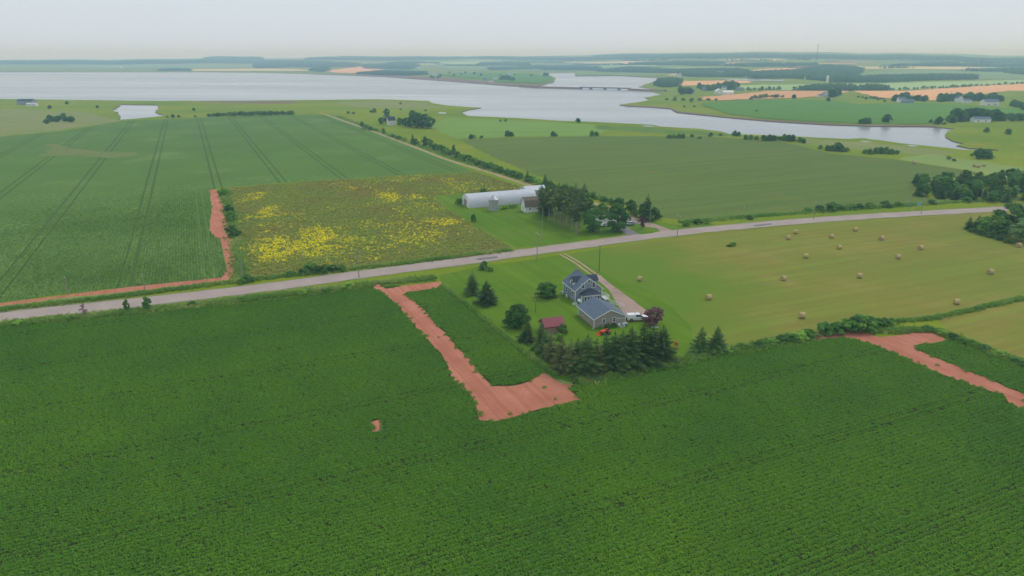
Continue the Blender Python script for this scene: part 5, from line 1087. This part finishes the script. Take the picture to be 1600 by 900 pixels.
def car(loc, rz, mat, label):
    r = empty('parked_car', loc, rz); tag(r, label, 'car', 'cars on the farm drive'); w = 1.8
    profile_body([(-2.2, .4)] + arcp(-1.35, .42) + arcp(1.4, .42) + [(2.2, .4), (2.22, .72), (1.1, .98), (-2.15, 1.02)], w).build('body', M[mat], r, bevel=.04)
    profile_body([(1.1, .97), (.35, 1.5), (-1.5, 1.55), (-2.1, 1.0)], w - .14, .3, .97).build('cabin', M[mat], r, bevel=.04)
    for s in (-1, 1):
        P_ = [(.85, 1.04), (.3, 1.42), (-1.4, 1.46), (-1.8, 1.06)]; n = 4; v = [(x, s * (w / 2 - .07 - .3 * (z - .97) + k), z) for k in (0, .014) for x, z in P_]
        MB_().add(v, [tuple(range(n)), tuple(range(2 * n - 1, n - 1, -1))] + [(i, (i + 1) % n, (i + 1) % n + n, i + n) for i in range(n)]).build('side_window', M['glass'], r)
        bx('headlight', M['lens'], r, 2.17, s * .65 - .18, .6, 2.24, s * .65 + .18, .76); wheel(r, 1.4, s * .78, .33, .22); wheel(r, -1.35, s * .78, .33, .22)
    MB_().add([(1.12, -.72, 1.0), (1.12, .72, 1.0), (.42, .6, 1.48), (.42, -.6, 1.48), (1.09, -.72, .99), (1.09, .72, .99), (.39, .6, 1.47), (.39, -.6, 1.47)], [(0, 1, 2, 3), (7, 6, 5, 4), (0, 4, 5, 1), (1, 5, 6, 2), (2, 6, 7, 3), (3, 7, 4, 0)]).build('windscreen', M['glass'], r)
q = G(983.5, 352); car((q[0], q[1], .07), math.radians(200), 'silver', 'silver car on the farm drive right of the large maple')
q = G(947, 354); car((q[0], q[1], .05), math.radians(20), 'truck', 'white car half hidden between the two large maples')
# small orange tractor
tr_ = G(946, 522); TR = empty('garden_tractor', (tr_[0], tr_[1], .03), math.radians(200)); tag(TR, 'small orange tractor with loader on the grass before the garage', 'tractor')
MB_().box(.1, -.3, .55, 1.35, .3, 1.05).build('hood', M['orange'], TR, bevel=.08); MB_().box(-.9, -.28, .4, .09, .28, .68).build('chassis', M['black'], TR)
bx('seat', M['black'], TR, -.75, -.24, .72, -.3, .24, .82); bx('seat_back', M['black'], TR, -.86, -.24, .82, -.76, .24, 1.2)
for s in (-1, 1):
    MB_().box(-1.1, s * .62 - .17, .92, -.2, s * .62 + .17, 1.0).build('fender', M['orange'], TR, bevel=.03); wheel(TR, -.65, s * .62, .46, .3); wheel(TR, .95, s * .52, .3, .2)
    MB_().tube([(-.05, s * .42, 1.0), (1.2, s * .46, 1.0), (1.75, s * .46, .3)], .07, 6).build('loader_arm', M['orange'], TR); MB_().tube([(-.95, s * .4, .7), (-.95, s * .4, 1.4)], .04, 5).build('roll_bar', M['black'], TR)
MB_().prism([(1.7, .05), (2.3, .02), (2.3, .08), (1.8, .14), (1.75, .6), (1.68, .6)], -.75, .75, 'y').build('bucket', M['orange'], TR); MB_().tube([(-.05, 0, .7), (.02, 0, 1.1)], .03, 5).build('steering_column', M['black'], TR)
# ------------------------------------------------------------------ hay bales
def bale_mesh():
    b = MB_(); n = 20; R = .76
    prof = [(-.62, .0), (-.62, R * .35), (-.64, R * .7), (-.61, R * .96), (-.5, R), (0, R * 1.015), (.5, R), (.61, R * .96), (.64, R * .7), (.62, R * .35), (.62, 0)]
    v = []; r = np.random.default_rng(3)
    for x, q in prof:
        for k in range(n):
            a = 2 * math.pi * k / n; rr_ = q * (1 + r.normal(0, .012)); z = rr_ * math.sin(a); v.append((x + r.normal(0, .008), rr_ * math.cos(a), max(z, -R * .95) + R * .94))
    f = [(i * n + k, i * n + (k + 1) % n, (i + 1) * n + (k + 1) % n, (i + 1) * n + k) for i in range(len(prof) - 1) for k in range(n)]
    mi = [1 if (q // n) < 3 or (q // n) > 6 else 0 for q in range(len(f))]
    return mesh('bale', v, f, [M['hay_bale'], M['hay_end']], mi, True)
BM = bale_mesh()
BL = [(1000, 439, 'round bale nearest the house driveway, leftmost in the hay field'), (1107, 468, 'second bale from the left, between driveway and lower hedge'), (1253, 497, 'lowest bale, close above the potato field boundary'), (1224, 438, 'bale in the middle left, above the lowest bale'), (1231.5, 374, 'lower bale of the close pair near the road'), (1243, 365, 'bale closest to the road on the left of the field'), (1299, 372, 'bale right of the close pair near the road'), (1336, 361, 'topmost bale, nearest the road'), (1377, 375, 'bale right of the topmost one'), (1311, 389, 'bale in the upper centre below two others'), (1259, 403, 'bale left of centre below the close pair'), (1438, 390, 'bale in the upper right of the scattered group'), (1403, 404, 'bale below and left of the upper right one'), (1343, 434, 'bale in the centre of the field'), (1547, 428, 'bale alone at the far right of the field'), (1494, 475, 'bale above the ditch line on the lower right'), (1591, 386, 'bale beside the bushes at the right picture edge')]
for i, (a, b, l) in enumerate(BL):
    p = G(a, b); tag(link('hay_bale', BM, None, (p[0], p[1], 0), (i * 37 % 60 - 30) * math.pi / 180, 1.0 + .05 * (i % 3)), l, 'hay bale', 'round hay bales')
for i, (a, b, l) in enumerate([(1428, 256, 'distant bale left of the others behind the grain field'), (1522, 261, 'left of three distant bales behind the wood'), (1528, 262, 'middle of three distant bales behind the wood'), (1537, 260, 'right of three distant bales behind the wood')]):
    p = G(a, b); tag(link('hay_bale', BM, None, (p[0], p[1], 0), i * .7, 1.25), l, 'hay bale', 'distant hay bales')
# ------------------------------------------------------------------ utility poles and wires
def pole(a, b, h, label, arm=False, lean=0, dark=False, r0=.15):
    p = G(a, b); r = empty('utility_pole', (p[0], p[1], -.05), math.radians(25)); tag(r, label, 'pole', 'utility poles')
    MB_().tube([(0, 0, 0), (lean * h * .5, 0, h * .5), (lean * h, 0, h)], [r0, r0 * .85, r0 * .65], 8).build('shaft', M['bark'] if dark else M['pole'], r)
    if arm:
        MB_().box(lean * h - .06, -1.1, h - .6, lean * h + .06, 1.1, h - .45).build('crossarm', M['pole'], r)
        for s in (-1, 0, 1): MB_().tube([(lean * h, s, h - .45 if s else h), (lean * h, s, h - .2 if s else h + .25)], .06, 6).build('insulator', M['white'], r)
    else: MB_().tube([(lean * h, 0, h), (lean * h, 0, h + .25)], .07, 6).build('insulator', M['white'], r)
    return (p[0] + lean * h * math.cos(math.radians(25)), p[1] + lean * h * math.sin(math.radians(25)), h + .15)
PL = [(107, 461, 5.4, 'thin pole by the red track, leftmost on the far verge', 0), (227, 454, 5.0, 'pole with small bracket, second from left on the far verge', 1), (379.5, 441, 7.4, 'pole at the corner of the red track', 0), (561, 434, 9.0, 'roadside pole at the lower edge of the fallow', 0), (839, 408, 9.8, 'tall pole with crossarm on the house lawn by the road', 1), (1058, 370, 8.6, 'tall pole at the hay field edge opposite the farm entrance', 1), (1271, 343, 7.4, 'pole on the near road edge right of the farm', 0), (1439, 334, 9.0, 'pole on the near road edge beside the pale sign', 1), (1586, 319, 7.6, 'pole with wide crossarm near the right picture edge', 1)]
tops = [pole(a, b, h, l, bool(ar), .0) for a, b, h, l, ar in PL]
for a, b, h, l in [(847, 379, 8.0, 'thin pole on the barn lawn above the road'), (936, 425, 9.0, 'dark pole on the grass right of the house drive'), (1015, 352, 7.0, 'white pole on the driveway island'), (1161, 345, 6.0, 'short pole at the grain field edge, left'), (1289, 333, 5.0, 'short pole beside a roadside shrub'), (1420, 327, 6.0, 'pole at the grain field edge left of the pale sign'), (1532, 314, 5.5, 'pole before the roadside wood'), (818, 287, 8, 'pole on the lane nearest the arched barn'), (753, 267, 8, 'pole on the lane at the corner of the fallow'), (700, 246, 8, 'pole halfway up the lane'), (659, 226, 8, 'farthest pole on the lane'), (837, 488, 3.6, 'short dark clothesline post left of the shed')]:
    pole(a, b, h, l, False, 0, 'dark' in l, .08 if 'short dark' in l else .13)
wv = MB_()
for (a, b) in zip(tops, tops[1:]):
    P_ = []
    for i in range(9):
        t = i / 8; P_.append((a[0] + (b[0] - a[0]) * t, a[1] + (b[1] - a[1]) * t, a[2] + (b[2] - a[2]) * t - 1.2 * 4 * t * (1 - t)))
    wv.tube(P_, .016, 4)
tag(wv.build('overhead_wire', M['wire']), 'thin overhead wire strung along the roadside poles', 'wire')
q = G(1435, 326); sg = empty('road_sign', (q[0], q[1], 0), math.radians(18)); tag(sg, 'pale green panel sign on two posts beside the road', 'sign')
MB_().box(-1.3, -.03, 1.3, 1.3, .03, 2.9).build('panel', M['sign'], sg)
for s in (-.9, .9): bx('post', M['pole'], sg, s - .06, .031, 0, s + .06, .14, 2.9)
# ------------------------------------------------------------------ houses far off
def far_house(px, py, wpx, ratio, eave, ridge, ang, wall, roof, label, name='house', cat='house', axis='x', group=None):
    p = G(px, py); d = math.hypot(p[0], p[1]) * 1.0; W_ = wpx / FPX * d
    D_ = W_ * ratio
    return gable(name, label, cat, (p[0] - W_ / 2, p[1], p[2] - .3), ang, W_, D_, eave + .3, ridge + .3, axis, wall, roof, .3, corner=False, wins=[('F', W_ * .25, 1.3, W_ * .09, 1.2), ('F', W_ * .7, 1.3, W_ * .09, 1.2)], group=group)
for a in [(613, 195.5, 11, .8, 4.5, 8, 28, 'white', 'shingle_dark', 'white house with dark roof beside the tall poplar on the lane', 'house', 'house', 'x'),
          (1138, 148.5, 15, .7, 5, 7.5, 0, 'white', 'white', 'long white barn wing on the right bank', 'barn', 'barn', 'x'), (1124, 147.5, 9, 1.2, 5.5, 10, 0, 'white', 'white', 'gabled white barn at the left end of the long wing', 'barn', 'barn', 'y'), (1084, 146, 5, 1, 4, 6.5, 0, 'white', 'shingle', 'small white shed left of the big white barn', 'shed', 'shed', 'x'), (1157, 144, 9, .8, 4, 7, 0, 'siding', 'shingle', 'grey farm building right of the big white barn', 'barn', 'barn', 'x'), (1102, 143.4, 7, .9, 5, 8, 0, 'siding', 'shingle', 'grey house among trees left of the big white barn', 'house', 'house', 'x'), (1132, 141, 6, .9, 5, 9, 0, 'white', 'shingle', 'house roof showing above the big white barn', 'house', 'house', 'x'),
          (1410, 160.5, 9, .8, 5, 8, 0, 'white', 'shingle', 'white farmhouse left of the tan field gap', 'house', 'house', 'x'), (1420, 161.5, 13, .5, 3.5, 6, 0, 'siding', 'shingle', 'low grey farm building beside the left white farmhouse', 'barn', 'barn', 'x'), (1500, 160, 7, 1, 6, 9.5, 0, 'white', 'shingle', 'tall white house with gable in the dark belt', 'house', 'house', 'y'), (1512, 160.8, 10, .6, 3.5, 6, 0, 'white', 'shingle', 'low white building right of the tall white house', 'house', 'house', 'x'), (1550, 165, 18, .6, 5, 8.5, 0, 'white', 'shingle', 'broad white barn at the right end of the dark belt', 'barn', 'barn', 'x'), (1535, 191.5, 21, .45, 3.4, 5.6, 0, 'white', 'shingle', 'long white bungalow before the dark grove', 'house', 'house', 'x'),
          (1291, 151.5, 8, 1, 5, 8, 0, 'white', 'shingle', 'white house left of its trees above the deep green field', 'house', 'house', 'y'), (1283, 151.8, 6, .8, 3, 5, 0, 'white', 'shingle', 'low white wing left of the house above the green field', 'house', 'house', 'x'), (1263, 124.5, 8, .6, 5, 8, 0, 'white', 'shingle', 'white building at the foot of the mast wood', 'house', 'house', 'x'), (1345.5, 141, 3, 1, 7, 12, 0, 'white', 'shingle', 'white house between the two tree belts', 'house', 'house', 'y'), (1125, 117, 9, .6, 6, 12, 0, 'white', 'siding', 'white barn before the wooded band beyond the inlet', 'barn', 'barn', 'x'), (1060, 120.5, 9, .6, 5, 9, 0, 'offwhite', 'siding', 'pale barn on the far inlet shore', 'barn', 'barn', 'x'),
          (1293, 129, 2.6, 1, 16, 18, 0, 'white', 'white', 'slim white silo tower before the mast wood', 'silo_tower', 'silo', 'y'),
          (611, 111.5, 8, .7, 5, 9, 0, 'white', 'siding', 'white village house left of the road up the hill', 'house', 'house', 'x'), (592, 104.5, 7, .7, 6, 10, 0, 'white', 'siding', 'uphill white building in the wood across the bay', 'house', 'house', 'x'), (653, 107, 6, .8, 6, 10, 0, 'white', 'siding', 'white house in front of the village wood', 'house', 'house', 'x'), (676, 117.5, 7, .8, 5, 9, 0, 'white', 'siding', 'white house near the far shore, left of dark trees', 'house', 'house', 'x'), (667, 116.5, 6, .8, 5, 8, 0, 'siding', 'siding', 'grey house left of the shore village', 'house', 'house', 'x'), (684, 118.5, 6, .7, 4, 7, 0, 'white', 'siding', 'white house at the right of the shore village', 'house', 'house', 'x'), (635, 115.5, 6, .8, 5, 8, 0, 'offwhite', 'siding', 'pale house in the shore wood', 'house', 'house', 'x'), (718, 115, 3, 1, 5, 8, 0, 'white', 'siding', 'lone white house on the green peninsula', 'house', 'house', 'x'), (774, 125, 7, .8, 5, 9, 0, 'white', 'siding', 'white farmhouse left of the peninsula trees', 'house', 'house', 'x'), (767, 129.3, 7, .6, 4, 6, 0, 'white', 'siding', 'low white shed nearest the peninsula shore', 'shed', 'shed', 'x'), (758, 126, 7, .6, 4, 7, 0, 'siding', 'shingle', 'grey barn left of the peninsula farmhouse', 'barn', 'barn', 'x'), (797, 118, 7, .7, 5, 8, 0, 'white', 'siding', 'white house behind the peninsula trees', 'house', 'house', 'x'),
          (39, 164, 19, .5, 5, 8, 0, 'siding', 'shingle_dark', 'dark roofed barn on the left shore of the bay', 'barn', 'barn', 'x'), (49, 166, 12, .4, 3, 4.5, 0, 'offwhite', 'quonset', 'low pale shed before the dark roofed shore barn', 'shed', 'shed', 'x'), (181, 106, 12, .5, 6, 10, 0, 'white', 'siding', 'long white building on the far left shore', 'barn', 'barn', 'x')]:
    far_house(*[('offwhite' if v == 'white' else v) for v in a])
# ------------------------------------------------------------------ bridge, causeways, mast
def wpt(px, py, z):
    d = ray(px, py); t = (z - CAM_H) / d[2]; return np.array([d[0] * t, d[1] * t])
A0, A1 = wpt(906, 136.2, 3.0), wpt(986, 138, 3.0); dv = A1 - A0; L = float(np.linalg.norm(dv)); br = empty('road_bridge', (A0[0], A0[1], 0), math.atan2(dv[1], dv[0])); tag(br, 'low concrete road bridge with three piers over the river', 'bridge')
MB_().box(0, -5, 1.6, L, 5, 3.0).build('deck', M['concrete'], br)
for s in (-4.9, 4.7): MB_().box(0, s, 3.0, L, s + .2, 4.0).build('parapet', M['concrete'], br)
for f in (.22, .5, .77): MB_().box(L * f - 2, -4.5, -4, L * f + 2, 4.5, 1.6).build('pier', M['concrete'], br)
def causeway(pts, label):
    C = [wpt(a, b, 1.0) for a, b in pts]; v, f = [], []
    for i, p in enumerate(C):
        d = C[min(i + 1, len(C) - 1)] - C[max(0, i - 1)]; d /= np.linalg.norm(d); n = np.array([-d[1], d[0]])
        for o, z in ((-13, -3), (-6, 2.9), (6, 2.9), (13, -3)): v.append((*(p + n * o), z))
    for i in range(len(C) - 1):
        for k in range(3): f.append((i * 4 + k, i * 4 + k + 4, i * 4 + k + 5, i * 4 + k + 1))
    f += [(0, 1, 2, 3), tuple(len(v) - 1 - k for k in range(4))]; b = MB_(); b.add(v, f); o = b.build('causeway', M['mud']); tag(o, label, 'causeway', kind='structure')
causeway([(815, 134.2), (840, 136.2), (880, 137.2), (907, 138)], 'stone causeway from the peninsula to the bridge'); causeway([(985, 140), (1010, 141.2), (1040, 142)], 'short causeway at the right end of the bridge')
q = G(1274, 104.5); ma = empty('radio_mast', (q[0], q[1], q[2] - 1)); mh = 31 * .00088 * math.hypot(q[0], q[1]); tag(ma, 'tall lattice radio mast rising above the horizon', 'mast')
for k in range(3):
    a = k * 2.094; MB_().tube([(1.3 * math.cos(a), 1.3 * math.sin(a), 0), (1.0 * math.cos(a), 1.0 * math.sin(a), mh)], .3, 5).build('leg', M['mast'], ma)
bc = MB_()
for i in range(24):
    z0 = mh * i / 24; z1 = mh * (i + 1) / 24
    for k in range(3):
        a = k * 2.094; b = a + 2.094; bc.tube([(1.2 * math.cos(a), 1.2 * math.sin(a), z0), (1.2 * math.cos(b), 1.2 * math.sin(b), z1)], .12, 4)
bc.build('lattice', M['mast'], ma)
for dz in (2, 9): MB_().tube([(0, 0, mh - dz - 2.5), (0, 0, mh - dz + 2.5)], 2.6, 10).build('antenna_drum', M['quonset'], ma)
# ------------------------------------------------------------------ haze
hz = MB_().box(-16000, -700, -5, 16000, 17000, 156).build('haze', [])
hm = bpy.data.materials.new('haze'); hm.use_nodes = True; t_ = hm.node_tree; t_.nodes.remove(t_.nodes['Principled BSDF'])
pv = t_.nodes.new('ShaderNodeVolumePrincipled'); pv.inputs['Color'].default_value = (.46, .72, 1.0, 1); pv.inputs['Absorption Color'].default_value = (1, 1, 1, 1); pv.inputs['Density'].default_value = 0.00022; pv.inputs['Anisotropy'].default_value = 0.0
t_.links.new(pv.outputs[0], t_.nodes['Material Output'].inputs['Volume']); hz.data.materials.append(hm)
tag(hz, 'pale humid haze lying over the whole landscape', 'haze', kind='stuff')
